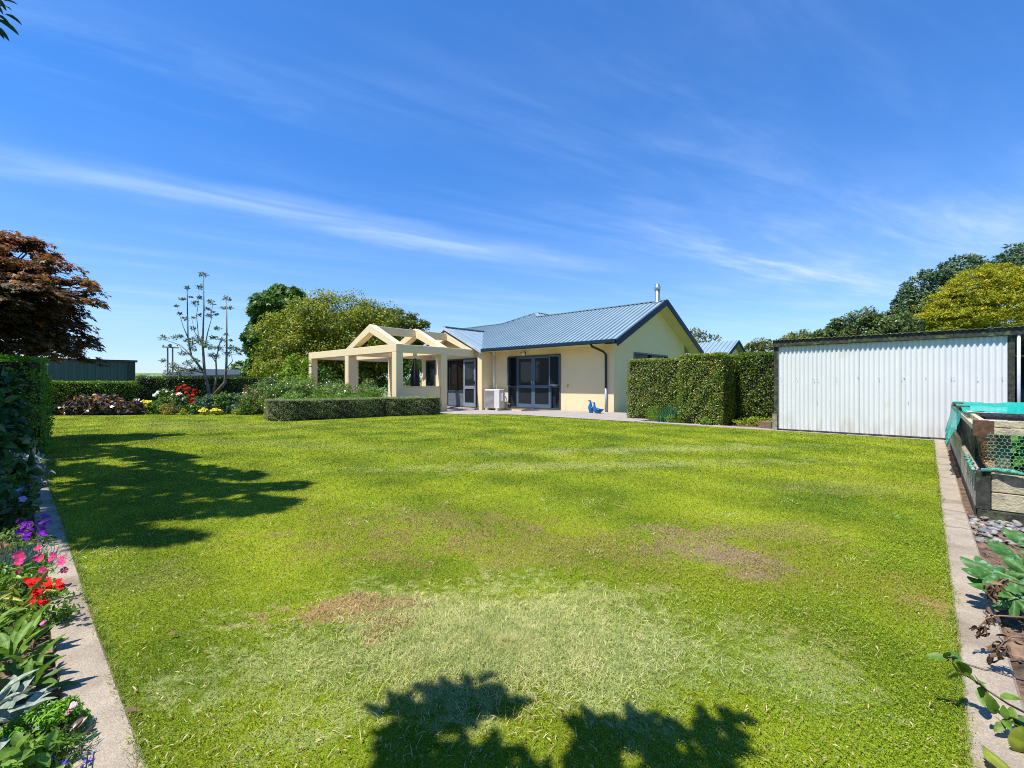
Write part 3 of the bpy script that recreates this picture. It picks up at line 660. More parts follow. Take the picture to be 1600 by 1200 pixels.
# --- roof planes with ribs
def ivals(poly, a):      # intersections of polygon with u=a -> v intervals
    xs = []
    for i in range(len(poly)):
        (x0, y0), (x1, y1) = poly[i], poly[(i+1) % len(poly)]
        if (x0 <= a) != (x1 <= a): xs.append(y0+(y1-y0)*(a-x0)/(x1-x0))
    xs.sort(); return [(xs[i], xs[i+1]) for i in range(0, len(xs)-1, 2)]
def plane_strips(mb, poly, zf, step, swap=False, ribw=.05, ribh=.045, th=.03):
    """standing ribs along second coordinate; zf(a,b) height"""
    P = (lambda a, b, z: W(b, a, z)) if swap else (lambda a, b, z: W(a, b, z))
    xs = sorted({p[0] for p in poly}); a = xs[0]
    cuts = sorted(set(list(np.arange(xs[0], xs[-1], step))+xs))
    for p, q in zip(cuts, cuts[1:]):
        if q-p < 1e-4: continue
        ia, ib = ivals(poly, p+1e-6), ivals(poly, q-1e-6)
        for (l0, h0), (l1, h1) in zip(ia, ib):
            mb.add([P(p, l0, zf(p, l0)), P(p, h0, zf(p, h0)), P(q, h1, zf(q, h1)), P(q, l1, zf(q, l1)),
                    P(p, l0, zf(p, l0)-th), P(p, h0, zf(p, h0)-th), P(q, h1, zf(q, h1)-th), P(q, l1, zf(q, l1)-th)],
                   [(0, 1, 2, 3), (7, 6, 5, 4), (0, 4, 5, 1), (3, 2, 6, 7), (0, 3, 7, 4), (1, 5, 6, 2)])
    for r in np.arange(xs[0]+step*.5, xs[-1]-.02, step):
        for (l, h) in ivals(poly, r):
            if h-l < .05: continue
            w_ = ribw/2
            c = [(r-w_, l), (r-w_*.5, l), (r+w_*.5, l), (r+w_, l)]
            mb.add([P(r-w_, l, zf(r, l)-.002), P(r-w_*.45, l, zf(r, l)+ribh), P(r+w_*.45, l, zf(r, l)+ribh), P(r+w_, l, zf(r, l)-.002),
                    P(r-w_, h, zf(r, h)-.002), P(r-w_*.45, h, zf(r, h)+ribh), P(r+w_*.45, h, zf(r, h)+ribh), P(r+w_, h, zf(r, h)-.002)],
                   [(0, 4, 5, 1), (1, 5, 6, 2), (2, 6, 7, 3), (0, 1, 2, 3), (7, 6, 5, 4)])
zf = lambda a, b: 2.47+(b-13.5)*.4715
roof = MB()
plane_strips(roof, [(7.585, 13.5), (7.585, 17.36), (14.11, 17.36), (14.85, 18.1), (16.05, 16.9), (19.2, 16.9), (19.2, 13.5), (18.87, 13.5), (16.47, 15.9), (14.07, 13.5)], zf, .2)
plane_strips(roof, [(7.585, 17.36), (7.585, 21.22), (14.1, 21.22), (14.1, 17.36)], lambda a, b: 2.47+(21.22-b)*.4715, .2)
plane_strips(roof, [(14.9, 16.9), (14.9, 20.3), (19.2, 20.3), (19.2, 16.9)], lambda a, b: 2.47+(20.3-b)*.4715, .2)
# rear wing, its ridge running away from us
plane_strips(roof, [(18.1, 14.85), (26, 14.85), (26, 10.3), (22.3, 10.3), (17.4, 14.1)], lambda a, b: 4.64-(14.85-b)*.4715, .2, True)
plane_strips(roof, [(18.1, 14.85), (26, 14.85), (26, 19.3), (21, 19.3)], lambda a, b: 4.64-(b-14.85)*.4715, .2, True)
rf = roof.build('roof', ROOFM, H)
# porch gable roof, ridge running away: ribs run along u
pg = MB()
plane_strips(pg, [(13.4, 14.07), (13.4, 16.47), (15.9, 16.47), (13.5, 14.07)], lambda a, b: 3.62-(16.47-b)*.4833, .5, True, ribh=.01)
plane_strips(pg, [(13.4, 16.47), (13.4, 18.87), (13.5, 18.87), (15.9, 16.47)], lambda a, b: 3.62-(b-16.47)*.4833, .5, True, ribh=.01)
pr = pg.build('porch_roof', ROOFM, H)
# ridge caps, hip caps, barge boards, gutter, soffits
mb = MB()
for a, b in [((7.56, 17.36, 4.31), (14.11, 17.36, 4.31)), ((14.85, 18.1, 4.66), (14.85, 26, 4.66)), ((14.11, 17.36, 4.32), (14.85, 18.1, 4.66)), ((14.85, 18.1, 4.66), (16.05, 16.9, 4.10)), ((16.05, 16.9, 4.09), (19.2, 16.9, 4.09)), ((16.47, 13.38, 3.645), (16.47, 15.95, 3.645))]:
    mb.bar(W(*a), W(*b), .2, .03)
mb.build('ridge_cap', ROOFM, rf)
mb = MB()
for vv, ve in [(13.42, 17.36), (21.28, 17.36)]:
    mb.bar(W(7.57, vv, 2.36+.0), W(7.57, ve, 4.225), .035, .22)
mb.build('barge_board', NAVY, H)
mb = MB()
for ue in (14.0, 18.94): mb.bar(W(13.39*0+ue, 13.385, 2.37), W(16.47, 13.385, 3.565), .03, .13)
mb.build('porch_verge', VERGE, H)
mb = MB(); mb.boxuv(7.6, 14.02, 13.36, 13.50, 2.37, 2.50); g = mb.build('gutter', NAVY, H, bevel=.02)
mb = MB()
for a, b, c, d in [(7.62, 8.1, 13.5, 17.36), (7.62, 8.1, 17.36, 21.2)]:
    z = lambda v: 2.46+(min(v-13.5, 21.22-v))*.4715-.13
    mb.hexa([W(a, c, z(c)), W(b, c, z(c)), W(b, d, z(d)), W(a, d, z(d))], [W(a, c, z(c)+.02), W(b, c, z(c)+.02), W(b, d, z(d)+.02), W(a, d, z(d)+.02)])
mb.boxuv(8.1, 14.05, 13.51, 14.15, 2.385, 2.40)
mb.boxuv(14.05, 18.8, 13.42, 13.9, 2.44, 2.455) if False else None
mb.build('soffit', CREAM_S, H)
# downpipes
def pipe(name, pts, r, m_, par, label=None):
    q = MB(); q.tube(pts, r, 10); o = q.build(name, m_, par, smooth=True)
    if label: o['label'] = label
    return o
pipe('downpipe', [W(8.62, 13.45, 2.40), W(8.60, 13.55, 2.30), W(8.42, 13.95, 2.15), W(8.38, 14.08, 2.05), W(8.38, 14.09, .85)], .04, NAVY, H, 'dark blue downpipe at the right corner')
pipe('downpipe', [W(8.38, 14.09, .85), W(8.38, 14.09, -.02)], .042, mat('sunlit_blue_pipe', (.30, .38, .46), .4), H, 'lower end of the corner downpipe, sunlight painted in as paler blue')  # same dark blue pipe; sunlight on its foot is put into the paler colour
pipe('downpipe', [W(13.93, 14.09, 2.39), W(13.93, 14.09, .3)], .04, WHITE, H, 'white downpipe behind the heat pump')
mb = MB(); mb.lathe(W(13.93, 14.09, 2.25), [(.055, 0), (.06, .12), (.05, .14)], 10); mb.build('pipe_collar', WHITE, H)
# windows and doors
def frame_uv(mb, u0, u1, z0, z1, v0, v1, t, bottom=None):
    mb.boxuv(u0, u0+t, v0, v1, z0, z1); mb.boxuv(u1-t, u1, v0, v1, z0, z1)
    mb.boxuv(u0+t, u1-t, v0, v1, z1-t, z1); mb.boxuv(u0+t, u1-t, v0, v1, z0, z0+(bottom or t))
def pane_uv(name, u0, u1, z0, z1, v, m_, par):
    q = MB(); q.boxuv(u0, u1, v, v+.008, z0, z1); return q.build(name, m_, par)
mb = MB(); frame_uv(mb, 10.39, 13.12, .0, 2.16, 14.12, 14.26, .06); mb.boxuv(10.82, 10.87, 14.125, 14.255, .06, 2.1); mb.boxuv(12.63, 12.68, 14.125, 14.255, .06, 2.1)
mb.boxuv(10.45, 10.82, 14.13, 14.25, .86, .92); mb.boxuv(12.68, 13.06, 14.13, 14.25, .86, .92)
fr = mb.build('door_frame', FRAMED, H, bevel=.004)
for a, b in [(10.45, 10.82), (12.68, 13.06)]:
    pane_uv('side_pane', a, b, .06, .86, 14.2, GLASS, fr)
    pane_uv('side_pane', a, b, .92, 2.1, 14.22, GLASS, fr)
for a, b in [(10.875, 11.745), (11.755, 12.625)]:
    q = MB(); t = .085; frame_uv(q, a, b, .03, 2.12, 14.13, 14.18, t, .16); q.boxuv(a+t, b-t, 14.132, 14.178, .84, .95)
    dl = q.build('door', FRAME, H, bevel=.004)
    pane_uv('pane', a+t, b-t, .19, .84, 14.15, GLASS, dl); pane_uv('pane', a+t, b-t, .95, 2.035, 14.15, GLASS, dl)
    q = MB(); e = b-.045 if a < 11 else a+.045
    q.boxuv(e-.015, e+.015, 14.09, 14.13, .98, 1.12); q.boxuv(min(e, e+.0)-.012, e+.012, 14.06, 14.09, 1.03, 1.06); q.build('handle', STEEL, dl)
# outward-opened casement sashes either side of the french doors
def sash(hu, sgn, wd_, ang, z0, z1):
    d = np.array([math.cos(ang)*sgn, -math.sin(ang)])
    a = np.array([hu, 14.10]); b = a+d*wd_
    q = MB(); A = lambda t, z: W(*(a+(b-a)*t), z)
    q.bar(A(0.04, z0), A(0.04, z1), .045, .045, up=(1, 0, 0)); q.bar(A(.96, z0), A(.96, z1), .045, .045, up=(1, 0, 0))
    q.bar(A(0, z0), A(1, z0), .045, .05); q.bar(A(0, z1), A(1, z1), .045, .05)
    s = q.build('casement', FRAME, H, bevel=.003)
    g_ = MB(); g_.bar(A(.06, (z0+z1)/2), A(.94, (z0+z1)/2), .008, z1-z0-.04); g_.build('pane', GLASS, s)
    st = MB(); st.bar(W(hu+sgn*.12, 14.11, z0-.035), A(.75, z0-.03), .03, .015); st.build('stay', WHITE, s)
sash(13.10, -1, .40, math.radians(50), .96, 2.08)
sash(10.41, 1, .40, math.radians(35), .96, 2.08)
# porch opening: fixed window with a room behind, and a glazed door standing open
mb = MB(); frame_uv(mb, 14.75, 16.9, -.05, 2.16, 13.88, 14.0, .06); mb.boxuv(15.62, 15.68, 13.885, 13.995, .01, 2.1); mb.boxuv(15.68, 16.84, 13.89, 13.99, .66, .71)
f2 = mb.build('window_frame', FRAMED, H, bevel=.004)
pane_uv('pane', 15.68, 16.84, .71, 2.1, 13.94, CLEAR, f2)
q = MB(); q.boxuv(15.68, 16.84, 13.93, 13.95, .01, .66); q.build('lower_panel', mat('blue_grey_panel', (.13, .16, .20), .25), f2)
q = MB(); q.boxuv(14.5, 18.6, 15.0, 15.1, -.05, 2.4); q.boxuv(14.4, 14.5, 14.15, 16.4, -.05, 2.4); q.boxuv(18.5, 18.6, 14.15, 16.3, -.05, 2.4); q.boxuv(14.4, 18.6, 14.12, 16.4, 2.4, 2.44)
q.build('room', ROOML, H)
q = MB(); q.boxuv(14.4, 18.6, 14.11, 16.3, -.06, -.03); q.build('room_floor', mat('room_floor', (.2, .15, .1), .6), H)
q = MB()
for i in range(9): q.boxuv(16.30+i*.025, 16.32+i*.025, 14.08+(i % 2)*.02, 14.10+(i % 2)*.02, .5, 2.1)
q.boxuv(15.0, 16.9, 14.06, 14.09, 1.80, 2.12); q.build('curtain', CURT, H)
q = MB(); q.boxuv(15.85, 16.25, 14.93, 14.99, .95, 1.75); q.build('picture', mat('dark_picture', (.02, .02, .025), .3), H)
q = MB(); t = .10; frame_uv(q, 14.80, 15.60, -.02, 2.1, 13.80, 13.85, t, .18); q.boxuv(14.9, 15.5, 13.802, 13.848, .78, .92)
d2 = q.build('door', mat('pale_grey_aluminium', (.22, .26, .31), .4), H, bevel=.004); d2['label'] = 'pale grey glazed door under the porch gable'
pane_uv('pane', 14.9, 15.5, .16, .78, 13.82, GLASS, d2); pane_uv('pane', 14.9, 15.5, .92, 2.0, 13.82, GLASS, d2)
q = MB(); q.boxuv(14.835, 14.865, 13.74, 13.80, .98, 1.14); q.build('handle', NAVY, d2)
pane_uv('pane', 17.8, 18.45, .95, 2.1, 13.98, GLASS, H)
q = MB(); frame_uv(q, 17.75, 18.5, .9, 2.16, 13.87, 13.97, .05); q.build('window_frame', FRAMED, H)
q = MB(); q.boxuv(14.4, 16.9, 13.55, 13.9, -.2, -.06); q.build('door_step', PAV, H)
# gable window
q = MB(); q.boxuv(8.16, 8.20, 15.6, 18.6, .9, 2.2); gp = q.build('gable_window_pane', mat('gable_window_dark', (.010, .013, .016), .25, spec=.12, var=.02), H)
q = MB()
for a, b in [(15.6, 15.66), (17.07, 17.13), (18.54, 18.6)]: q.boxuv(8.08, 8.2, a, b, .9, 2.2)
for a, b in [(.9, .96), (2.14, 2.2)]: q.boxuv(8.085, 8.2, 15.66, 18.54, a, b)
q.build('gable_window_frame', FRAMED, H)
# flue on the ridge
q = MB(); fc_ = W(7.95, 17.3, 4.22)
q.lathe(fc_, [(.16, 0), (.13, .06), (.10, .1), (.10, .52)], 20); fl = q.build('flue', STEEL, rf, smooth=True)
q = MB(); q.lathe(fc_+np.array([0, 0, .5]), [(.12, 0), (.12, .2), (.09, .25), (.085, .33), (.02, .34)], 20); q.build('flue_cowl', STEEL, fl, smooth=True) if False else None
q2 = MB(); q2.lathe(fc_+np.array([0, 0, .52]), [(.105, 0), (.125, .02), (.125, .12), (.10, .15), (.09, .16), (.085, .24), (.02, .25)], 20); o = q2.build('flue_cap', STEEL, rf, smooth=True)
# flood light under the eave
t = thing('flood_light', 'small white lamp on a dark bracket under the eave above the french doors', 'lamp', W(12.2, 14.1, 2.22))
q = MB(); q.boxuv(12.16, 12.24, 14.06, 14.148, 2.20, 2.30); q.bar(W(12.2, 14.07, 2.29), W(12.05, 13.92, 2.31), .025, .025); q.bar(W(12.2, 14.05, 2.28), W(12.32, 13.95, 2.27), .02, .02); q.build('bracket', NAVY, t)
q = MB(); q.lathe(W(12.07, 13.9, 2.16), [(.075, 0), (.07, .05), (.05, .11), (.02, .14)], 14); q.build('lamp_shade', WHITE, t, smooth=True)
# heat pump
t = thing('heat_pump', 'white heat pump unit standing on feet between the wall nib and the french doors', 'heat pump', W(13.6, 13.75, -.1))
HP = mat('heat_pump_casing', (.62, .60, .57), .5, var=.04)
q = MB(); q.boxuv(13.12, 14.0, 13.58, 13.92, -.02, .78); body = q.build('casing', HP, t, bevel=.02)
q = MB()
for i in range(15):
    z = .05+i*.047; q.boxuv(13.42, 13.97, 13.558, 13.578, z, z+.016)
q.build('fan_grille', mat('grille_grey', (.40, .39, .38), .5), body)
q = MB(); q.tube([W(13.08, 13.8, .55), W(13.02, 13.85, .5), W(13.0, 13.95, .2), W(13.0, 14.1, .15)], .025, 8); q.boxuv(13.04, 13.118, 13.7, 13.85, .3, .62); q.build('pipe_cover', HP, t)
for u in (13.25, 13.85):
    q = MB(); q.boxuv(u-.06, u+.06, 13.55, 13.95, -.12, -.02); q.build('foot', mat('foot_grey', (.5, .5, .48), .8), t)
# small things by the wall
t = thing('wall_tap', 'small dark garden tap on the cream wall right of the french doors', 'tap', W(10.02, 14.12, .92))
q = MB(); q.tube([W(10.02, 14.15, .93), W(10.02, 14.08, .93), W(10.02, 14.06, .87)], .014, 8); q.build('spout', STEEL, t); q = MB(); q.boxuv(9.99, 10.05, 14.07, 14.09, .95, .97); q.build('handle', NAVY, t)
q = MB()
for i in range(24):
    a0, a1 = math.pi*i/24, math.pi*(i+1)/24
    f = lambda a: W(11.75+.45*math.cos(a), 14.05-.42*math.sin(a), float(dip(11.75)))
    q.hexa([W(11.75, 14.05, -.06), f(a0), f(a1), W(11.75, 14.06, -.06)], [W(11.75, 14.05, .03), f(a0)+[0, 0, .02], f(a1)+[0, 0, .02], W(11.75, 14.06, .03)])
o = q.build('door_mat', mat('mat_brown', (.06, .05, .045), 1, var=.3, scale=60), origin=W(11.75, 14, 0)); tag(o, 'dark half-round door mat in front of the french doors', 'door mat')
for k in range(2):
    t = MB(); c = W(15.35+k*.16, 13.15+k*.1, -.105); fw = W(-.2, -.97, 0)*.13
    t.tube([c-fw, c-fw*.3, c+fw*.4, c+fw], [.03, .038, .045, .025], 8); o = t.build('shoe', WHITE, smooth=True, origin=c)
    for vtx in o.data.vertices: vtx.co.z = vtx.co.z*.75+.03
    tag(o, ['white shoe on the porch paving, nearer the pergola', 'white shoe on the porch paving, nearer the house door'][k], 'shoe', 'white shoes by the porch door')
# ================= pergola
PG = thing('pergola', 'cream rendered pergola with open gable frames and square posts joined to the house porch', 'pergola', W(16.5, 11.5, -.1))
def part(name, fn, m_=CREAM, bevel=.012, par=PG, label=None):
    q = MB(); fn(q); o = q.build(name, m_, par, bevel=bevel)
    if label: o['label'] = label
    return o
zt, zb = 2.50, 2.20
for (ua, ub, va, vb) in [(14.57, 14.87, 9.58, 9.88), (18.15, 18.47, 9.58, 9.96), (21.72, 22.02, 9.58, 9.88), (14.57, 14.87, 11.70, 12.02), (18.15, 18.47, 11.70, 12.02), (21.72, 22.02, 11.70, 12.02)]:
    part('post', lambda q: q.boxuv(ua, ub, va, vb, -.16, zb-.003))
part('beam', lambda q: q.boxuv(14.57, 22.02, 9.58, 9.88, zb, zt))
part('beam', lambda q: q.boxuv(14.875, 21.715, 11.70, 12.02, zb+.01, zt-.01))
part('beam', lambda q: q.boxuv(14.573, 14.87, 9.883, 13.51, zb, zt-.002))
part('beam', lambda q: q.boxuv(21.72, 22.017, 9.883, 14.0, zb, zt-.002))
part('beam', lambda q: q.boxuv(18.16, 18.46, 12.03, 13.89, zb+.015, zt-.015))
part('beam', lambda q: q.boxuv(18.16, 18.46, 9.89, 11.69, zb+.015, zt-.015))
part('ridge_beam', lambda q: q.boxuv(16.34, 16.60, 9.885, 13.41, 3.03, 3.33))
for va, vb in [(9.582, 9.878), (11.702, 12.018), (13.42, 13.60)]:
    for s in (-1, 1):
        def raf(q):
            o_ = 16.47; e = o_+s*1.92; k = 0.94/1.92
            # top edge from (apex, 3.37) to (eave, 2.43+); vertical depth .34
            a = [(o_, 3.39), (e, 2.45), (e-s*.30*.0, 2.45-.0)]
            dz = .33
            q.hexa([W(o_, va, 3.39-dz), W(o_, vb, 3.39-dz), W(e-s*.55, vb, zt-.006), W(e-s*.55, va, zt-.006)], [W(o_, va, 3.39), W(o_, vb, 3.39), W(e, vb, zt-.004), W(e, va, zt-.004)])
        part('rafter', raf, bevel=.008)
part('low_wall', lambda q: q.boxuv(14.62, 14.82, 9.88, 11.70, -.16, .86))
part('low_wall_cap', lambda q: q.boxuv(14.59, 14.85, 9.885, 11.695, .863, .91))
# patio furniture under the pergola
t = thing('patio_umbrella', 'closed black patio umbrella standing under the pergola', 'umbrella', W(16.2, 11.6, -.1))
c = W(16.2, 11.6, 0)
q = MB(); q.tube([c+[0, 0, -.1], c+[0, 0, 2.15]], .022, 8); q.build('pole', STEEL, t)
q = MB(); V = []; seg = 20
for i, (z, r) in enumerate([(.75, .13), (.9, .16), (1.3, .17), (1.7, .12), (2.0, .06), (2.12, .02)]):
    for k in range(seg):
        a = 2*math.pi*k/seg; rr = r*(1+.28*math.cos(a*5+z)); q.v.append(c+np.array([rr*math.cos(a), rr*math.sin(a), z]))
for i in range(5):
    for k in range(seg):
        a = i*seg+k; b = i*seg+(k+1) % seg; q.f.append((a, b, b+seg, a+seg))
q.build('canopy', mat('black_canvas', (.015, .016, .02), .9), t, smooth=True)
q = MB(); q.lathe(c+[0, 0, -.1], [(.25, 0), (.25, .05), (.05, .1), (.04, .2)], 20); q.build('base', NAVY, t)
CH = mat('chair_fabric', (.5, .5, .5), .9); CHL = mat('chair_metal', (.35, .35, .36), .4, metal=.5)
def chair(u, v, rot, label):
    t = thing('patio_chair', label, 'chair', W(u, v, -.1), 'grey chairs under the pergola')
    o = W(u, v, -.1); cx, sx = math.cos(rot), math.sin(rot)
    P = lambda x, y, z: o+np.array([x*cx-y*sx, x*sx+y*cx, z])
    q = MB(); q.hexa([P(-.25, -.25, .42), P(.25, -.25, .42), P(.25, .25, .42), P(-.25, .25, .42)], [P(-.25, -.25, .46), P(.25, -.25, .46), P(.25, .25, .46), P(-.25, .25, .46)]); q.build('seat', CH, t, bevel=.01)
    q = MB(); q.hexa([P(-.24, .24, .5), P(.24, .24, .5), P(.24, .27, .5), P(-.24, .27, .5)], [P(-.22, .36, 1.0), P(.22, .36, 1.0), P(.22, .39, 1.0), P(-.22, .39, 1.0)]); q.build('backrest', CH, t, bevel=.01)
    for a, b in [(-.23, -.23), (.23, -.23), (.23, .23), (-.23, .23)]:
        q = MB(); q.tube([P(a, b, .42), P(a*1.08, b*1.1, 0)], .014, 6); q.build('leg', CHL, t)
    for a in (-.27, .27):
        q = MB(); q.tube([P(a, -.23, .4), P(a, -.24, .66), P(a, .28, .68)], .014, 6); q.build('armrest', CHL, t)
chair(16.0, 10.9, .6, 'grey sling chair under the pergola, nearer the low wall')
chair(16.9, 11.0, -.9, 'grey sling chair under the pergola, farther from the low wall')
# ================= duck statues: lofted bodies with necks, heads, bills
DB = mat('duck_blue_glaze', (.010, .13, .42), .22, var=.12, scale=30, coat=.4); DO = mat('duck_bill', (.45, .16, .10), .4); DD = mat('duck_dark_blue', (.008, .05, .17), .3)
def duck(label, px, D, tall, face, sit):
    c = G(px, 600+F/D); t = thing('duck_statue', label, 'duck statue', c, 'blue duck statues on the patio')
    f = np.array([face, 0, 0.]); s = tall
    P = lambda x, z, y=0: c+f*x*s+np.array([0, y*s, z*s])
    q = MB()
    if not sit:
        path = [(-.16, .10), (-.13, .16), (-.06, .20), (.02, .30), (.05, .42), (.05, .56), (.03, .70), (.03, .80), (.06, .89), (.11, .93), (.16, .91)]
        rad = [.03, .10, .17, .20, .19, .15, .095, .07, .08, .075, .03]
    else:
        path = [(-.62, .36), (-.52, .34), (-.38, .26), (-.18, .22), (.02, .26), (.14, .38), (.17, .52), (.16, .66), (.16, .76), (.19, .86), (.24, .89), (.29, .87)]
        rad = [.02, .07, .16, .23, .24, .20, .13, .085, .075, .095, .085, .035]
    q.tube([P(*p) for p in path], [r*s for r in rad], 14)
    if not sit: q.tube([P(-.02, 0), P(0, .06), P(0, .25)], [.15*s, .16*s, .19*s], 14)
    else: q.tube([P(-.15, 0), P(-.15, .05), P(-.12, .2)], [.2*s, .22*s, .23*s], 14)
    b = q.build('body', DB, t, smooth=True); md = b.modifiers.new('sub', 'SUBSURF'); md.levels = 1; md.render_levels = 1
    hx, hz = (path[-2][0], path[-2][1])
    q = MB(); q.tube([P(hx+.03, hz), P(hx+.10, hz-.02), P(hx+.17, hz-.05)], [.04*s, .035*s, .012*s], 8)
    for k in q.v: k[2] = k[2]
    q.build('bill', DO, t, smooth=True)
    for y in (-1, 1):
        q = MB(); q.lathe(P(hx+.0, hz+.015, y*.07), [(.004*s, -.014*s), (.014*s, 0), (.004*s, .014*s)], 8); q.build('eye', mat('eye_black', (.01, .01, .01), .2), t)
        q = MB()
        if sit: q.tube([P(.05, .32, y*.2), P(-.15, .30, y*.235), P(-.36, .34, y*.15)], [.03*s, .10*s, .02*s], 8)
        else: q.tube([P(.02, .46, y*.13), P(-.05, .32, y*.18), P(-.14, .18, y*.1)], [.03*s, .08*s, .02*s], 8)
        q.build('wing', DD, t, smooth=True)
duck('taller blue duck statue standing upright, left of the pair by the cream wall', 923.5, 15.6, .47, -1, False)
duck('lower blue duck statue with raised tail, right of the pair by the cream wall', 932, 15.3, .42, -1, True)
# ================= white corrugated shed
SH = thing('shed', 'low white corrugated iron shed with dark timber fascia along the lawn edge', 'shed', W(0, 12, 0))
WI = mat('white_corrugated_iron', (.68, .69, .68), .75, var=.03, scale=1.2, spec=.15, stain=((.62, .60, .52), 2.2, .66))
TD = mat('dark_stained_timber', (.045, .05, .038), .9, var=.4, scale=18, bump=.4, stain=((.10, .12, .05), 9, .55))
TG = mat('grey_weathered_timber', (.30, .28, .20), .9, var=.25, scale=8, bump=.5, bscale=60, stain=((.16, .15, .11), 7, .55))
grime(WI, .5, (.34, .29, .20), .55)
q = MB(); ua, ub = -.975, 2.36; n = int((ub-ua)/.076*8); V0 = len(q.v)
for i in range(n+1):
    u = ua+(ub-ua)*i/n; v = 11.085-.0125*math.cos(2*math.pi*(u-ua)/.076)
    q.v += [W(u, v, .045), W(u, v, 1.80), W(u, v+.003, .045), W(u, v+.003, 1.80)]
    if i: a = (i-1)*4; q.f += [(a, a+4, a+5, a+1), (a+2, a+3, a+7, a+6)]
sheet = q.build('front_sheeting', WI, SH, smooth=True)
# sheet laps and screws
RUST = mat('screw_rust', (.10, .06, .04), .6)
q = MB()
for u in (1.68, .98, .36, -.25): q.boxuv(u, u+.002, 11.073, 11.078, .045, 1.80)
q.build('sheet_lap', mat('lap_grey', (.45, .5, .53), .6), sheet)
screws = [(148, 792), (242, 792), (343, 798), (368, 797), (475, 792), (602, 788), (725, 792), (857, 790), (872, 791), (999, 791), (1148, 790), (1163, 790), (1302, 790), (1447, 790), (362, 927), (897, 930)]
q = MB(); first = None
for zx, zy in screws:
    px, py = 1180+zx*.26667, 380+zy*.26667; r = (px-800)/F; y = 11.065/(SA+CA*r); p = np.array([r*y, y, 1+(600-py)*y/F])
    if first is None:
        s = MB(); s.lathe(p-np.array([0, 0, .008]), [(.003, .004), (.007, .005), (.007, .013), (.003, .014)], 8); first = s.build('screw', RUST, sheet); p0 = p
    else:
        o = first.copy(); C.objects.link(o); o.parent = sheet; o.location = [float(a) for a in p-p0]
q = MB(); q.boxuv(-4.2, 2.46, 11.02, 11.06, 1.805, 1.915); q.build('fascia', TD, SH)
q = MB(); q.boxuv(2.365, 2.45, 11.065, 11.16, .0, 1.80); q.build('corner_post', TD, SH)
q = MB(); q.boxuv(2.38, 2.47, 11.03, 11.062, .0, .36); q.build('corner_board', TG, SH)
q = MB(); q.boxuv(-1.06, -.985, 11.075, 11.17, -.02, 1.80); q.build('post', TD, SH)
q = MB(); q.boxuv(-4.2, -4.1, 11.07, 11.17, -.02, 1.80); q.build('post', TD, SH)
q = MB(); q.tube([W(-1.10, 11.05, 0), W(-1.10, 11.05, 1.8)], .022, 10); q.build('conduit', mat('pale_conduit', (.55, .6, .68), .5), SH, smooth=True)
q = MB(); q.boxuv(-.985, 2.365, 11.075, 11.12, -.03, .043); q.build('bottom_plate', TD, SH)
q = MB(); n = int(6.7/.076*6)
for i in range(n+1):
    u = -4.25+6.72*i/n; dz = .008*math.cos(2*math.pi*u/.076)
    q.v += [W(u, 10.99, 1.938+dz), W(u, 14.6, 1.60+dz), W(u, 10.99, 1.934+dz), W(u, 14.6, 1.596+dz)]
    if i: a = (i-1)*4; q.f += [(a, a+4, a+5, a+1), (a+2, a+3, a+7, a+6), (a, a+2, a+6, a+4)]
q.build('roof', mat('old_roof_iron', (.32, .29, .23), .8, var=.3, scale=12), SH, smooth=True)
q = MB(); q.boxuv(2.40, 2.44, 11.17, 14.4, 0, 1.6); q.boxuv(-4.2, 2.4, 14.36, 14.4, 0, 1.58); q.boxuv(-4.2, -4.16, 11.17, 14.36, 0, 1.6); q.build('wall', mat('shed_lining', (.10, .06, .03), .9), SH)
# things in the open bay
q = MB(); q.tube([W(-1.25, 11.6, 1.36), W(-1.33, 11.6, 1.43), W(-1.45, 11.6, 1.42), W(-1.55, 11.6, 1.32), W(-1.58, 11.6, 1.15), W(-1.55, 11.6, 1.0)], .012, 8)
o = q.build('hose', mat('hose_tan', (.5, .42, .25), .6), origin=W(-1.4, 11.6, 1.2), smooth=True); tag(o, 'looped tan hose hanging in the open bay of the shed', 'hose')
t = thing('storage_bin', 'dark teal storage cabinet inside the open bay of the shed', 'cabinet', W(-1.6, 12, 0))
q = MB(); q.boxuv(-2.3, -1.15, 11.8, 12.3, -.02, .92); q.build('body', mat('dark_teal', (.02, .07, .07), .6), t, bevel=.01)
q = MB(); q.boxuv(-2.33, -1.12, 11.77, 12.33, .92, .96); q.build('lid', NAVY, t, bevel=.008)
t = thing('hanging_bag', 'yellow green bag lying on the cabinet in the shed bay', 'bag', W(-1.55, 11.9, .96))
q = MB(); q.tube([W(-1.35, 11.95, 1.02), W(-1.5, 11.95, 1.08), W(-1.7, 11.95, 1.1), W(-1.9, 11.95, 1.02)], [.04, .09, .11, .05], 10); q.build('sack', mat('sack_olive', (.30, .30, .07), .9), t, smooth=True)
q = MB(); q.tube([W(-1.5, 11.95, 1.15), W(-1.5, 11.95, 1.25), W(-1.6, 11.95, 1.27), W(-1.68, 11.95, 1.18)], .01, 6); q.build('strap', NAVY, t)
q = MB(); q.boxuv(2.55, 2.78, 11.32, 11.5, 0, .17); o = q.build('edging_block', mat('brown_block', (.20, .13, .09), .95, var=.2, scale=25, bump=.8), bevel=.015, origin=W(2.66, 11.4, 0)); tag(o, 'rough brown block on the ground between tall hedge and shed', 'block')

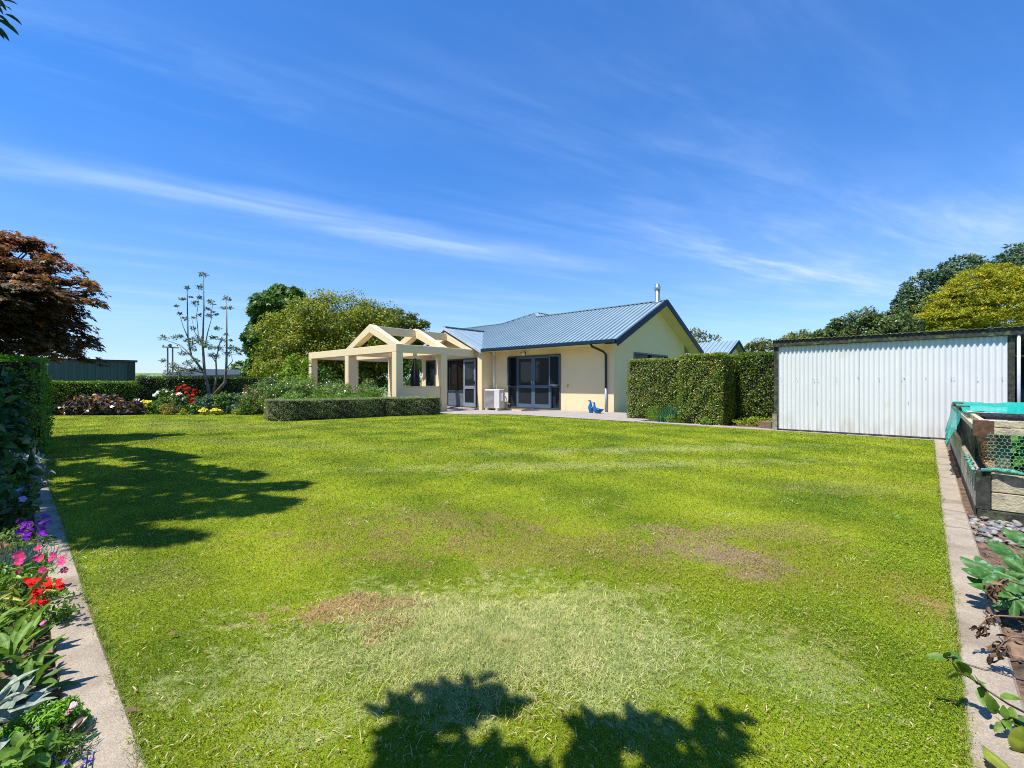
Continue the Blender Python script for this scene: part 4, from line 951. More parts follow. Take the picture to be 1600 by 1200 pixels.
# ================= raised vegetable bed with netted cage
RB = thing('raised_bed', 'weathered timber raised vegetable bed beside the right edging path', 'raised bed', W(-1.2, 7, 0))
TL = mat('old_sleeper', (.50, .45, .30), .9, var=.22, scale=9, bump=.6, bscale=70, stain=((.17, .16, .12), 6, .56))
TB = mat('rusty_bracket_timber', (.13, .07, .04), .9, var=.3, scale=30)
u0 = -.27
for z0, z1 in [(.055, .185), (.19, .325)]:
    q = MB(); q.boxuv(-2.6, u0-.085, 4.95, 4.995, z0, z1); q.build('front_board', TL, RB, bevel=.006)
    for va, vb in [(5.0, 6.9), (6.905, 8.8), (8.805, 10.5)]:
        q = MB(); q.boxuv(u0-.045, u0, va, vb, z0, z1); q.build('side_board', TL, RB, bevel=.006)
q = MB(); q.boxuv(-2.6, u0-.01, 4.93, 4.99, -.05, .05); q.build('base_board', TD, RB, bevel=.006)
q = MB(); q.boxuv(u0-.03, u0+.0, 5.0, 10.5, -.05, .05); q.build('base_board', TD, RB, bevel=.006)
q = MB(); q.boxuv(u0-.08, u0-.002, 4.935, 4.995, .052, .34); q.build('corner_post', TD, RB, bevel=.004)
q = MB(); q.boxuv(-1.02, -.93, 4.90, 4.928, -.03, .04); q.build('peg', TD, RB)
q = MB(); q.boxuv(-2.6, u0-.05, 5.0, 10.45, .1, .25); q.build('soil_fill', SOIL, RB)
q = MB(); q.boxuv(-2.6, -.66, 10.46, 10.5, .0, .32); q.boxuv(-2.64, -2.6, 4.95, 10.5, 0, .32); q.build('far_board', TL, RB)
# cage
CG = thing('net_cage', 'timber frame cage with green netting standing on the raised bed', 'net cage', W(-1.2, 7, .33))
zt_ = .72
def rail(a, b, w_, h_, name='rail', m_=TL):
    q = MB(); q.bar(a, b, w_, h_); return q.build(name, m_, CG, bevel=.004)
rail(W(-.34, 4.96, zt_-.018), W(-2.6, 4.96, zt_-.018), .04, .05)
rail(W(-.34, 4.955, zt_-.075), W(-2.6, 4.955, zt_-.075), .035, .05)
rail(W(-.315, 5.0, zt_-.02), W(-.315, 9.7, zt_-.02), .035, .045)
rail(W(-.285, 5.0, zt_-.065), W(-.285, 9.7, zt_-.065), .035, .045)
rail(W(-.34, 9.68, zt_-.02), W(-2.6, 9.68, zt_-.02), .04, .05)
rail(W(-.34, 6.6, zt_-.03), W(-2.6, 6.6, zt_-.03), .035, .04)
for u, v in [(-.42, 5.05), (-.36, 6.6), (-.36, 8.2), (-.36, 9.6), (-1.5, 5.05), (-1.5, 9.6)]:
    q = MB(); q.boxuv(u-.04, u+.035, v-.03, v+.03, .24, zt_-.045); q.build('post', mat('green_grey_timber', (.20, .19, .10), .9, var=.3, scale=14, bump=.4), CG, bevel=.004)
for v, z in [(4.99, zt_-.015), (7.6, zt_+.006), (8.9, zt_+.006)]:
    q = MB(); q.boxuv(-.368, -.258, v-.055, v+.035, z-.10 if v < 5.5 else z-.038, z+.018); q.build('hinge_block', TB, CG)
q = MB(); q.bar(W(-.30, 7.1, .33), W(-.30, 7.9, .62), .03, .05); q.build('brace', TD, CG)
GN = mat('green_shade_net', (.0, .42, .33), .55, var=.08, scale=6, spec=.3, stain=((.10, .52, .45), 7, .62))
HEXM = mat('green_wire', (.20, .60, .48), .6); DKN = netmat('dark_mesh', (.03, .035, .035), .014, .05)
_nt = GN.node_tree; _b = [x for x in _nt.nodes if x.type == 'BSDF_PRINCIPLED'][0]; _o = [x for x in _nt.nodes if x.type == 'OUTPUT_MATERIAL'][0]
_t = _nt.nodes.new('ShaderNodeBsdfTransparent'); _m = _nt.nodes.new('ShaderNodeMixShader'); _g = _nt.nodes.new('ShaderNodeNewGeometry'); _w = _nt.nodes.new('ShaderNodeTexNoise'); _w.inputs['Scale'].default_value = 26; _w.inputs['Detail'].default_value = 6; _nt.links.new(_g.outputs['Position'], _w.inputs['Vector'])
_r = _nt.nodes.new('ShaderNodeMapRange'); _r.inputs[1].default_value = .35; _r.inputs[2].default_value = .7; _r.inputs[3].default_value = .04; _r.inputs[4].default_value = .42; _nt.links.new(_w.outputs['Fac'], _r.inputs[0]); _nt.links.new(_r.outputs[0], _m.inputs[0])
_p = _nt.nodes.new('ShaderNodeBump'); _p.inputs['Strength'].default_value = .9; _p.inputs['Distance'].default_value = .02; _nt.links.new(_w.outputs['Fac'], _p.inputs['Height']); _nt.links.new(_p.outputs[0], _b.inputs['Normal'])
_nt.links.new(_b.outputs[0], _m.inputs[1]); _nt.links.new(_t.outputs[0], _m.inputs[2]); _nt.links.new(_m.outputs[0], _o.inputs[0])
# green shade cloth sheet sagging over the far part of the roof, hanging down the path side
q = MB(); nu, nv = 24, 26
for i in range(nu+1):
    for k in range(nv+1):
        u = -.27-2.3*i/nu; v = 6.1+3.62*k/nv
        z = zt_+.012-.045*abs(math.sin(math.pi*(v-6.1)/3.62*2))*math.sin(math.pi*min(1, i/nu*1.0))+.010*math.sin(u*9+v*5)+.008*math.sin(u*23-v*3)*math.sin(v*6)
        q.v.append(W(u, v+.03*math.sin(u*4), z))
for i in range(nu):
    for k in range(nv): a = i*(nv+1)+k; q.f.append((a, a+1, a+nv+2, a+nv+1))
q.build('top_net', GN, CG, smooth=True)
q = MB(); nv, nz = 16, 12
for i in range(nv+1):
    for k in range(nz+1):
        t_ = k/nz; v = 6.9+2.85*i/nv; bul = .10*math.sin(t_*math.pi*.55)*(1-.5*i/nv)+.012*math.sin(v*14)*t_
        q.v.append(W(-.268+bul*t_*1.2, v-.25*t_*(1-i/nv), zt_-.02-(.33+.04*math.sin(v*3)+.12*i/nv)*t_))
for i in range(nv):
    for k in range(nz): a = i*(nz+1)+k; q.f.append((a, a+1, a+nz+2, a+nz+1))
q.build('side_net', GN, CG, smooth=True)
q = MB(); q.poly([W(-.27, 5.0, .33), W(-.27, 8.1, .33), W(-.27, 8.1, zt_-.09), W(-.27, 5.0, zt_-.09)]); q.build('side_mesh', DKN, CG)
q = MB(); cs = .0165; zz0 = .345; uu = -.335; r_i = 0      # hexagon wire, strand by strand
while zz0 < zt_-.10:
    k = 0; off = cs*.866 if r_i % 2 else 0
    while k < 46:
        u = uu-off-k*cs*1.732; j = (rng.normal()*.0012, rng.normal()*.0012)
        P1 = (u+j[0], zz0+cs*.5+j[1]); P2 = (u-cs*.866+j[1], zz0); P0 = (u+cs*.866+j[1], zz0)
        q.bar(W(P0[0], 4.93, P0[1]), W(P1[0], 4.93, P1[1]), .0014, .0018); q.bar(W(P1[0], 4.93, P1[1]), W(P2[0], 4.93, P2[1]), .0014, .0018); q.bar(W(P1[0], 4.93, P1[1]), W(P1[0], 4.93, P1[1]+cs), .0018, .0014, up=(1, 0, 0))
        k += 1
    zz0 += cs*1.5; r_i += 1
q.build('front_wire', HEXM, CG)
q = MB(); q.poly([W(-.36, 5.0, zt_-.01), W(-2.6, 5.0, zt_-.01), W(-2.6, 6.1, zt_+.005), W(-.36, 6.1, zt_+.005)]); q.build('top_mesh', DKN, CG)
q = MB(); pts = [W(-.30-2.3*i/30, 4.925+.012*math.sin(i*1.9), .35+.010*math.sin(i*1.3)) for i in range(31)]; q.tube(pts, [.013+.007*math.sin(i*2.2)**2 for i in range(31)], 7)
pts = [W(-.262+.01*math.sin(i*2.1), 4.93+1.0*i/14, .345+.008*math.sin(i*1.7)) for i in range(15)]; q.tube(pts, .012, 7)
q.build('net_hem', mat('net_hem_green', (.08, .33, .24), .8, var=.5, scale=50, stain=((.5, .5, .4), 30, .6)), CG, smooth=True)
q = MB(); q.tube([W(-2.5, 6.12, .71), W(-1.4, 6.05, .70), W(-.36, 6.1, .70)], .028, 8); q.build('rolled_cloth', mat('rolled_cloth_dark', (.04, .035, .04), .9), CG, smooth=True)
# crop inside
VEG = leafmat('vegetable_leaf', [(.06, .17, .02), (.13, .30, .03), (.25, .42, .06)], .4, .45, 3)
for k, (u, v, r, h) in enumerate([(-.72, 5.5, .26, .30), (-1.15, 5.45, .28, .33), (-1.6, 5.6, .3, .33), (-.95, 6.2, .3, .3), (-1.5, 6.5, .35, .3)]):
    lab = ['leafy bean plant in the cage, nearest the corner post', 'leafy bean plant behind the chicken wire, second from the corner post', 'leafy bean plant behind the chicken wire at the right edge', 'leafy bean plant deeper in the cage behind the corner post', 'leafy bean plant deeper in the cage, far from the corner post'][k]
    shrub('bean_plant', lab, W(u, v, .25), (r, r, h+.1), 420, .085, VEG, 'plant', 'crop plants inside the net cage', kind='leaf', wr=.75, clumps=16)
STRAW = leafmat('straw_mulch', [(.20, .10, .04), (.42, .24, .10), (.55, .38, .18)], 0, .9, 4)
P = np.array([W(rng.uniform(-.75, -.33), rng.uniform(5.05, 8.5), .255+rng.uniform(0, .03)) for _ in range(2600)]); Nn = norm(rdir(2600)*.5+[0, 0, 1]); V, Fc = leafbatch('diamond', P, np.cross(Nn, rdir(2600)), Nn, np.full(2600, .06), np.full(2600, .008))
tag(link('straw', V, Fc, STRAW), 'orange brown straw mulch inside the raised bed', kind='stuff')
# river stones
STN = [mat('river_stone_%d' % i, c, .75, var=.12, scale=20) for i, c in enumerate([(.17, .18, .19), (.26, .24, .21), (.13, .14, .15), (.33, .32, .30), (.22, .17, .13)])]
V = []; Fc = []; mi = []
bmv = np.array([(math.cos(a)*r, math.sin(a)*r, z) for z, r in [(-1, .4), (-.5, .9), (.2, 1), (.75, .7), (1, .25)] for a in np.linspace(0, 2*math.pi, 9)[:-1]])
for i in range(520):
    u = rng.uniform(-1.7, -.235); v = rng.uniform(4.03, 4.93)
    if v < 4.25+.12*math.sin(u*7): continue
    c = W(u, v, -.012+.012*rng.uniform()); a = rng.uniform(0, 6.28); sx, sy, szz = rng.uniform(.018, .042), rng.uniform(.012, .026), rng.uniform(.006, .014)
    p = bmv*[sx, sy, szz]; p = np.stack([p[:, 0]*math.cos(a)-p[:, 1]*math.sin(a), p[:, 0]*math.sin(a)+p[:, 1]*math.cos(a), p[:, 2]+p[:, 0]*rng.normal()*.2], 1)+c
    b = len(V); V += list(p); k = rng.integers(0, 5)
    for r_ in range(4):
        for s in range(8): x = b+r_*8+s; y = b+r_*8+(s+1) % 8; Fc.append((x, y, y+8, x+8)); mi.append(k)
    Fc.append(tuple(b+32+s for s in range(8))); mi.append(k)
o = link('river_stones', V, Fc, STN, smooth=True); o.data.polygons.foreach_set('material_index', mi); tag(o, 'grey flat river stones in front of the raised bed', kind='stuff')

# ================= clipped hedges
def hedge(name, label, poly, z0, z1, n, size, m_, jitter=.04, group=None, rnd=.12, core=.09, cat='hedge', wr=.6, gaps=0, zlo=0.0):
    """poly: (u,v) footprint, counter-clockwise or not; leaves over sides and top, solid dark core added inside for the shaded interior"""
    pc = np.mean(poly, axis=0); t = thing(name, label, cat, W(pc[0], pc[1], z0), group)
    pl = np.array(poly, float); m = len(pl); H_ = z1-z0
    area = .5*sum(pl[i][0]*pl[(i+1) % m][1]-pl[(i+1) % m][0]*pl[i][1] for i in range(m)); sg = 1 if area > 0 else -1
    E = [(pl[i], pl[(i+1) % m]) for i in range(m)]; Ls = [np.linalg.norm(b-a) for a, b in E]
    As = [l*H_ for l in Ls]+[abs(area)]; tot = sum(As); Ps = []; Os = []
    for (a, b), l, A_ in zip(E, Ls, As):
        k = int(n*A_/tot); s = rng.uniform(0, 1, k); z = rng.uniform(zlo, 1, k); nn = np.array([(b-a)[1], -(b-a)[0]])/l*sg
        uv = a+(b-a)*s[:, None]; dpt = rng.uniform(-.11, .012, k)+.028*np.sin(s*l*5+z*4+np.sin(z*7))+.020*np.sin(s*l*13+z*17)+.045*(rng.uniform(0, 1, k) > .985)
        dpt -= rnd*np.clip((z-(1-rnd/H_))/(rnd/H_), 0, 1)**2*.6 + .05*np.clip((.15-z)/.15, 0, 1)
        e = np.minimum(s, 1-s)*l; dpt -= .05*np.clip(1-e/.12, 0, 1)
        uv = uv+nn*dpt[:, None]; w3 = np.array([W(x[0], x[1], 0) for x in uv]); w3[:, 2] = z0+z*H_
        nw = W(nn[0], nn[1], 0); Ps.append(w3); Os.append(np.tile(nw, (k, 1)))
    k = int(n*As[-1]/tot*1.2); mn, mxx = pl.min(0), pl.max(0); pts = rng.uniform(mn, mxx, (k*2, 2)); ins = []
    for p in pts:
        c_ = False
        for a, b in E:
            if (a[1] > p[1]) != (b[1] > p[1]) and p[0] < (b[0]-a[0])*(p[1]-a[1])/(b[1]-a[1])+a[0]: c_ = not c_
        if c_: ins.append(p)
    ins = np.array(ins[:k]); w3 = np.array([W(x[0], x[1], 0) for x in ins]); w3[:, 2] = z1-rng.uniform(0, .07, len(ins))+.015*np.sin(ins[:, 0]*4)*np.sin(ins[:, 1]*5)-.01
    Ps.append(w3); Os.append(np.tile([0, 0, 1.], (len(ins), 1)))
    foliage('foliage', np.vstack(Ps), np.vstack(Os), size, m_, t, 'diamond', wr, .1, .75)
    c = pl.mean(0); q = MB(); inn = []
    for i in range(m):
        a = pl[i-1]; b = pl[i]; d = pl[(i+1) % m]; e1 = (b-a)/np.linalg.norm(b-a); e2 = (d-b)/np.linalg.norm(d-b)
        n1 = np.array([-e1[1], e1[0]])*sg; n2 = np.array([-e2[1], e2[0]])*sg; bi = n1+n2; bi /= max(.5, np.dot(bi, n1)); inn.append(b+bi*core)
    m2 = len(inn); V = [W(p[0], p[1], z0+max(.04, zlo*H_)) for p in inn]+[W(p[0], p[1], z1-core) for p in inn]
    q.add(V, [tuple(range(m2)), tuple(range(m2, 2*m2))]+[(i, (i+1) % m2, m2+(i+1) % m2, m2+i) for i in range(m2)])
    q.build('twigs', mat('hedge_dark_core', (.018, .02, .010), 1, var=.4, scale=20), t)  # solid block added inside; near-black colour paints in the shade between leaves
    return t
HG = leafmat('tall_hedge_leaf', [(.05, .11, .012), (.15, .23, .02), (.30, .37, .045), (.24, .18, .06)], .25, .38, 3, spec=.5)
hedge('clipped_hedge', 'tall clipped hedge block nearest the house gable, left of the front block', [(4.72, 12.05), (6.5, 12.05), (6.5, 13.1), (4.72, 13.1)], -.02, 1.72, 32000, .036, HG, rnd=.24, group='tall clipped hedges right of the house')
hedge('clipped_hedge', 'tall clipped hedge block standing forward at the lawn edge', [(3.62, 11.42), (4.70, 11.40), (4.70, 13.2), (3.62, 13.2)], -.02, 1.76, 46000, .035, HG, rnd=.24, group='tall clipped hedges right of the house')
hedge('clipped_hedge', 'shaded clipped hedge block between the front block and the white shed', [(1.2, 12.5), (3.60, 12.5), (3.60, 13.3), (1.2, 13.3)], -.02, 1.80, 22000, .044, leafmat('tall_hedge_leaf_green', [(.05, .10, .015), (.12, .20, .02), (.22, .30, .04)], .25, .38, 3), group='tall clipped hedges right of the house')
GB = leafmat('grey_box_leaf', [(.11, .15, .04), (.24, .29, .10), (.38, .42, .20)], .2, .5, 4)
lp = [GD(412, 656), GD(455, 657), GD(500, 654), GD(600, 650), GD(680, 647)]
lf = [UV(p[0], p[1]) for p in lp]; lf[0] = (lf[0][0], lf[0][1])
low = [(15.5, 5.35), (14.75, 5.12), (14.15, 5.45), (13.95, 6.6), (13.72, 8.6), (13.2, 10.35), (13.3, 10.72), (13.95, 10.72), (14.22, 8.6), (14.45, 6.7), (14.8, 5.85), (15.5, 5.9)]
hedge('low_hedge', 'low grey green clipped hedge curving in front of the pergola', low, -.13, .55, 60000, .024, GB, rnd=.08, core=.07)
BH = leafmat('back_hedge_leaf', [(.06, .13, .012), (.13, .24, .02), (.28, .38, .03)], .3, .4, 2)
hedge('boundary_hedge', 'long clipped green hedge behind the flower border at the back left', [(23.6, -2.5), (22.6, 3.2), (23.5, 3.3), (24.5, -2.5)], -.2, 1.10, 26000, .055, BH)
hedge('boundary_hedge', 'darker clipped hedge behind the bare branched tree', [(22.6, 3.22), (21.5, 8.6), (22.3, 8.8), (23.5, 3.3)], -.2, 1.30, 22000, .055, leafmat('back_hedge_dark', [(.03, .07, .012), (.08, .14, .02), (.18, .23, .04)], .25, .35, 2))
SHg = leafmat('side_hedge_leaf', [(.04, .12, .012), (.10, .24, .02), (.20, .38, .03)], .35, .4, 3)
hedge('side_hedge', 'bright green clipped hedge end beside the left edging path', [(8.9, -.75), (8.9, .20), (9.15, .34), (12.5, .36), (12.5, -.75)], -.02, 1.38, 32000, .042, SHg, rnd=.34)

hedge('rear_hedge', 'tall dark boundary hedge behind the camera, seen as green reflections in the french doors', [(-8, -4.6), (26, -4.6), (26, -3.8), (-8, -3.8)], -.1, 4.0, 16000, .26, leafmat('rear_hedge_leaf', [(.03, .07, .015), (.08, .15, .03), (.15, .22, .05)], .2, .5, 1), core=.12)
# ================= trees
YG = leafmat('yellow_green_leaf', [(.03, .07, .008), (.11, .165, .012), (.31, .34, .02), (.38, .33, .035)], .3, .45, 1.4)
DG = leafmat('deep_green_leaf', [(.03, .08, .012), (.07, .16, .02), (.15, .26, .03)], .3, .45, 1.0)
OG = leafmat('olive_leaf', [(.05, .09, .015), (.12, .17, .03), (.24, .27, .05)], .3, .4, 1.0)
def B(px, py, D, rx, rz, ry=None): return (T(px, py, D), (rx*D/F, (ry or rx)*D/F, rz*D/F))
D = 26.0
tree('garden_tree', 'dark green tree rising behind the left side of the yellow green tree', T(440, 604, 29), [B(450, 485, 29, 45, 32), B(425, 530, 29, 34, 36), B(412, 580, 29, 26, 28), B(470, 560, 29, 50, 45)], 20000, .30, DG, .25, 'trees behind the pergola', kind='palm5', wr=.9, clumps=34, spread=.28)
tree('garden_tree', 'big rounded yellow green tree right behind the pergola', T(510, 606, D), [B(520, 505, D, 72, 44), B(465, 545, D, 54, 46), B(440, 585, D, 42, 35), B(560, 545, D, 60, 60), B(500, 570, D, 80, 42), B(500, 530, D, 85, 60), B(580, 530, D, 55, 55)], 85000, .135, YG, .3, 'trees behind the pergola', clumps=62, spread=.26, zmin=-.9, fill=.2)
tree('garden_tree', 'olive green tree behind the pergola ridge beam on the right', T(620, 606, 28), [B(612, 510, 28, 40, 30), B(640, 535, 28, 42, 36), B(665, 560, 28, 30, 36), B(600, 560, 28, 45, 45)], 30000, .17, OG, .25, 'trees behind the pergola', clumps=40, spread=.25)
# shade plants seen through the pergola
shrub('background_shrub', 'dark green shrub seen through the pergola opening above the low wall', W(20.5, 15.5, -.1), (2.2, 1.6, 2.9), 9000, .11, DG, clumps=40)
shrub('background_shrub', 'dark shrub behind the left bays of the pergola', W(24, 12.5, -.1), (2.6, 2.4, 2.8), 9000, .12, DG, clumps=40)
shrub('background_shrub', 'low reddish shrub beyond the low wall of the pergola', W(18.9, 13.0, -.1), (.8, .6, 1.0), 1500, .07, leafmat('rusty_leaf', [(.10, .09, .02), (.25, .15, .05), (.20, .22, .04)], .3, .5, 3))
# right side: trees over the shed
BLG = leafmat('blue_green_leaf', [(.03, .07, .03), (.08, .14, .06), (.17, .24, .11)], .2, .5, .9, spec=.25)
GOLD = leafmat('golden_conifer_leaf', [(.07, .14, .015), (.22, .28, .02), (.44, .40, .022), (.58, .46, .03)], .25, .6, 3.5)
BR = leafmat('bronze_green_leaf', [(.04, .085, .02), (.10, .16, .035), (.20, .20, .08)], .25, .35, 2)
tree('evergreen_tree', 'blue green evergreen tree between the glossy bush and the golden conifer', T(1460, 600, 21), [B(1455, 455, 21, 36, 32), B(1500, 430, 21, 34, 26), B(1430, 490, 21, 30, 34), B(1480, 500, 21, 50, 40), B(1405, 515, 21, 24, 24)], 19000, .15, BLG, .2, 'trees beyond the shed', clumps=42, spread=.22, fill=.2)
tree('evergreen_tree', 'dark evergreen tree at the right edge behind the golden conifer', T(1605, 600, 22), [B(1575, 425, 22, 30, 26), B(1610, 440, 22, 50, 45), B(1600, 400, 22, 30, 20)], 9000, .16, BLG, .2, 'trees beyond the shed', clumps=34, spread=.24)
g = thing('golden_conifer', 'golden yellow spreading conifer above the shed roof', 'tree', T(1550, 600, 17.5))
trunk_obj(g, T(1550, 598, 17.5), [T(1520, 450, 17.5), T(1580, 450, 17.5), T(1490, 490, 17.5)], .18)
Ps = []; Os = []
for (c_, r_), n_ in [(B(1560, 485, 17.5, 88, 48), 26000), (B(1495, 500, 17.5, 48, 22), 9000), (B(1540, 447, 17.5, 50, 30), 12000), (B(1500, 470, 17.5, 36, 22), 6000), (B(1595, 455, 17.5, 55, 36), 10000), (B(1470, 495, 17.5, 26, 12), 3500), (B(1575, 515, 17.5, 75, 34), 14000), (B(1480, 515, 17.5, 36, 20), 5000)]:
    p, o_ = blob_points(c_, r_, n_, int(30+n_/200), .24, -.7, .12, .5); Ps.append(p); Os.append(norm(o_*.6+[0, 0, .7]))
foliage('crown', np.vstack(Ps), np.vstack(Os), .105, GOLD, g, 'diamond', .26, .3, .8)
tree('glossy_bush', 'rounded glossy green bush with bronze tips behind the shed roof', T(1345, 600, 17), [B(1350, 540, 17, 66, 50), B(1305, 545, 17, 34, 38), B(1395, 540, 17, 40, 48)], 30000, .12, BR, .15, cat='bush', clumps=60, spread=.2)
FG = leafmat('far_olive_leaf', [(.08, .10, .03), (.17, .20, .05), (.30, .30, .08)], .3, .5, .8)
tree('far_tree', 'olive tree far behind the hedge, left of the shed corner', T(1195, 600, 34), [B(1195, 552, 34, 28, 20), B(1235, 545, 34, 26, 22)], 4500, .22, FG, .15, 'far trees behind the hedge and shed', clumps=20, spread=.3)
tree('far_tree', 'pale olive tree top far behind the left end of the shed roof', T(1265, 600, 36), [B(1255, 540, 36, 28, 20), B(1285, 545, 36, 22, 18)], 4000, .22, FG, .15, 'far trees behind the hedge and shed', clumps=20, spread=.3)
tree('far_tree', 'wispy far tree just right of the house gable', T(1100, 600, 40), [B(1090, 524, 40, 16, 9), B(1112, 530, 40, 11, 6), B(1085, 545, 40, 22, 16)], 700, .30, FG, .12, 'far trees behind the hedge and shed', clumps=14, spread=.3)
# detached garage behind the hedge
GH = thing('garage', 'blue metal roofed outbuilding with cream gable beyond the tall hedge', 'outbuilding', W(12, 34.4, 0))
q = MB(); rz = lambda a, b: 4.06-abs(b-34.4)*.4715
plane_strips(q, [(9.8, 30.8), (9.8, 34.4), (18, 34.4), (18, 30.8)], rz, .3); plane_strips(q, [(9.8, 34.4), (9.8, 38.0), (18, 38.0), (18, 34.4)], rz, .3); q.build('roof', ROOFM, GH)
q = MB(); q.hexa([W(10.2, 31.3, -.2), W(10.4, 31.3, -.2), W(10.4, 34.4, -.2), W(10.2, 34.4, -.2)], [W(10.2, 31.3, 2.5), W(10.4, 31.3, 2.5), W(10.4, 34.4, 3.98), W(10.2, 34.4, 3.98)])
q.hexa([W(10.2, 34.4, -.2), W(10.4, 34.4, -.2), W(10.4, 37.5, -.2), W(10.2, 37.5, -.2)], [W(10.2, 34.4, 3.98), W(10.4, 34.4, 3.98), W(10.4, 37.5, 2.5), W(10.2, 37.5, 2.5)]); q.boxuv(10.4, 17.8, 31.3, 31.5, -.2, 2.45); q.build('wall', CREAM, GH)
q = MB()
for ve in (30.75, 38.05): q.bar(W(9.78, ve, 2.25), W(9.78, 34.4, 3.98), .04, .22)
q.build('barge_board', NAVY, GH)
# dark green machine shed, left background
DS = thing('farm_shed', 'long dark green ribbed farm shed beyond the back left hedge', 'shed', W(47, 0, 0))
q = MB()
for i in range(60):
    v = -6+i*.205; q.boxuv(45-(.04 if i % 2 else 0), 45.1, v, v+.2, -.2, 2.66)
q.boxuv(45.1, 52, 6.1, 6.3, -.2, 2.66); q.build('wall', mat('dark_green_cladding', (.035, .075, .07), .5, var=.06), DS)
q = MB(); q.boxuv(44.85, 44.95, -6.1, 6.42, 2.66, 2.82); q.build('gutter', mat('very_dark_green', (.012, .025, .025), .5), DS)
q = MB(); q.add([W(44.95, -6.2, 2.80), W(44.95, 6.4, 2.80), W(52, 6.4, 2.8), W(52, -6.2, 2.8), W(48.4, -6.2, 3.15), W(48.4, 1.5, 3.12)], [(0, 1, 5, 4), (1, 2, 5), (2, 3, 4, 5), (3, 0, 4)]); q.build('roof', mat('pale_roof', (.6, .63, .66), .4), DS)
q = MB(); q.boxuv(44.93, 44.99, 5.8, 6.3, -.2, 2.66); q.build('corner_flashing', mat('very_dark_green', (.012, .025, .025), .5), DS)
# low grey roofed neighbour behind the bare branched tree
NB = thing('farm_building', 'low grey roofed building behind the bare branched tree', 'building', T(330, 600, 42))
def Tb(px, py, D): return T(px, py, D)
q = MB(); q.add([T(254, 588, 38), T(405, 584, 38), T(405, 578, 45), T(290, 576, 45)]+[T(254, 589.5, 38), T(405, 586, 38), T(405, 580, 45), T(290, 578, 45)], [(0, 1, 2, 3), (4, 7, 6, 5), (0, 4, 5, 1), (1, 5, 6, 2), (3, 2, 6, 7), (0, 3, 7, 4)]); q.build('roof', mat('slate_roof', (.05, .07, .09), .95, var=.1, spec=.1), NB)
q = MB(); a, b = T(262, 600, 38.5), T(403, 600, 38.5); q.hexa([a+[0, 0, -1.2], b+[0, 0, -1.2], b+[0, 3, -1.2], a+[0, 3, -1.2]], [a+[0, 0, .62], b+[0, 0, .75], b+[0, 3, .75], a+[0, 3, .62]]); q.build('wall', mat('grey_wall', (.25, .30, .33), .7), NB)
q = MB(); q.bar(T(368, 573.5, 37.6), T(404, 573.0, 37.6), .1, .09); q.bar(T(385, 573.5, 37.6), T(385, 592, 37.6), .08, .08, up=(0, 1, 0)); q.build('rail', mat('pale_timber', (.5, .5, .45), .8), NB)
tree('far_tree', 'dark conifer mass behind the low grey roofed building', T(385, 600, 50), [B(378, 578, 50, 16, 11), B(398, 572, 50, 12, 16)], 3500, .35, DG, .2, clumps=24, spread=.3)
# twin pole power structure
PP = thing('power_pole', 'twin timber power pole with crossarm rising on the left skyline', 'power pole', T(266, 606, 85))
for px in (262, 269.7):
    a = T(px, 600, 85); q = MB(); q.tube([a+[0, 0, -1.2], a+[0, 0, 6.9]], [.15, .12], 8); q.build('pole', mat('pole_wood', (.13, .11, .10), .9), PP)
q = MB(); q.bar(T(253.5, 542, 84.8), T(279, 543.5, 84.8), .18, .22); q.build('crossarm', mat('pole_wood', (.13, .11, .10), .9), PP)
for px in (255, 263, 266, 277):
    q = MB(); q.lathe(T(px, 541, 84.8), [(.08, 0), (.12, .15), (.05, .3)], 6); q.build('insulator', mat('insulator_brown', (.06, .04, .04), .3), PP)
q = MB(); q.lathe(T(266, 542, 84.6), [(.22, 0), (.25, .3), (.2, .55)], 8); q.build('transformer', mat('pole_grey', (.1, .1, .1), .6), PP)
# ---- bare branched tree in the border, traced from its stems
BT = thing('open_branched_tree', 'slender multi stemmed tree with sparse leaf tufts in the back border', 'tree', GD(332, 617+6))
DT = 18.6
def Z7(x, y, d=0): return T(230+x/4.8, 410+y/4.8, DT+d)
stems = [([(470, 1020), (455, 930), (430, 830), (415, 600), (425, 350), (422, 110)], .085, .012, 0), ([(430, 830), (330, 700), (305, 560), (300, 250), (300, 200)], .05, .01, .6), ([(490, 1010), (585, 900), (595, 750), (597, 500), (597, 270)], .075, .01, -.5), ([(492, 990), (512, 900), (520, 850), (515, 730), (545, 600), (560, 580)], .05, .01, .2), ([(303, 560), (270, 480), (245, 400), (222, 330)], .022, .006, .9), ([(597, 700), (640, 640), (700, 665)], .02, .006, -.8), ([(430, 640), (455, 520), (480, 430), (490, 310)], .025, .006, -.3), ([(418, 620), (355, 520), (330, 400)], .025, .006, .3), ([(425, 820), (330, 700), (260, 660), (240, 620)], .03, .006, -.5), ([(430, 830), (300, 800), (200, 780), (130, 745)], .03, .006, -.2), ([(330, 700), (250, 620), (160, 590), (110, 575)], .022, .006, .5), ([(515, 750), (480, 700), (450, 680)], .02, .006, 0), ([(590, 800), (640, 740), (630, 690), (670, 690)], .02, .006, .4), ([(415, 600), (385, 560), (370, 400), (390, 260), (385, 190)], .022, .005, .5)]
q = MB()
for pts, r0, r1, d in stems: q.tube([Z7(x, y, d*i/len(pts)) for i, (x, y) in enumerate(pts)], list(np.linspace(r0, r1, len(pts))), 7)
q.build('trunk', mat('grey_bark', (.20, .18, .14), .9, var=.3, scale=8), BT, smooth=True)
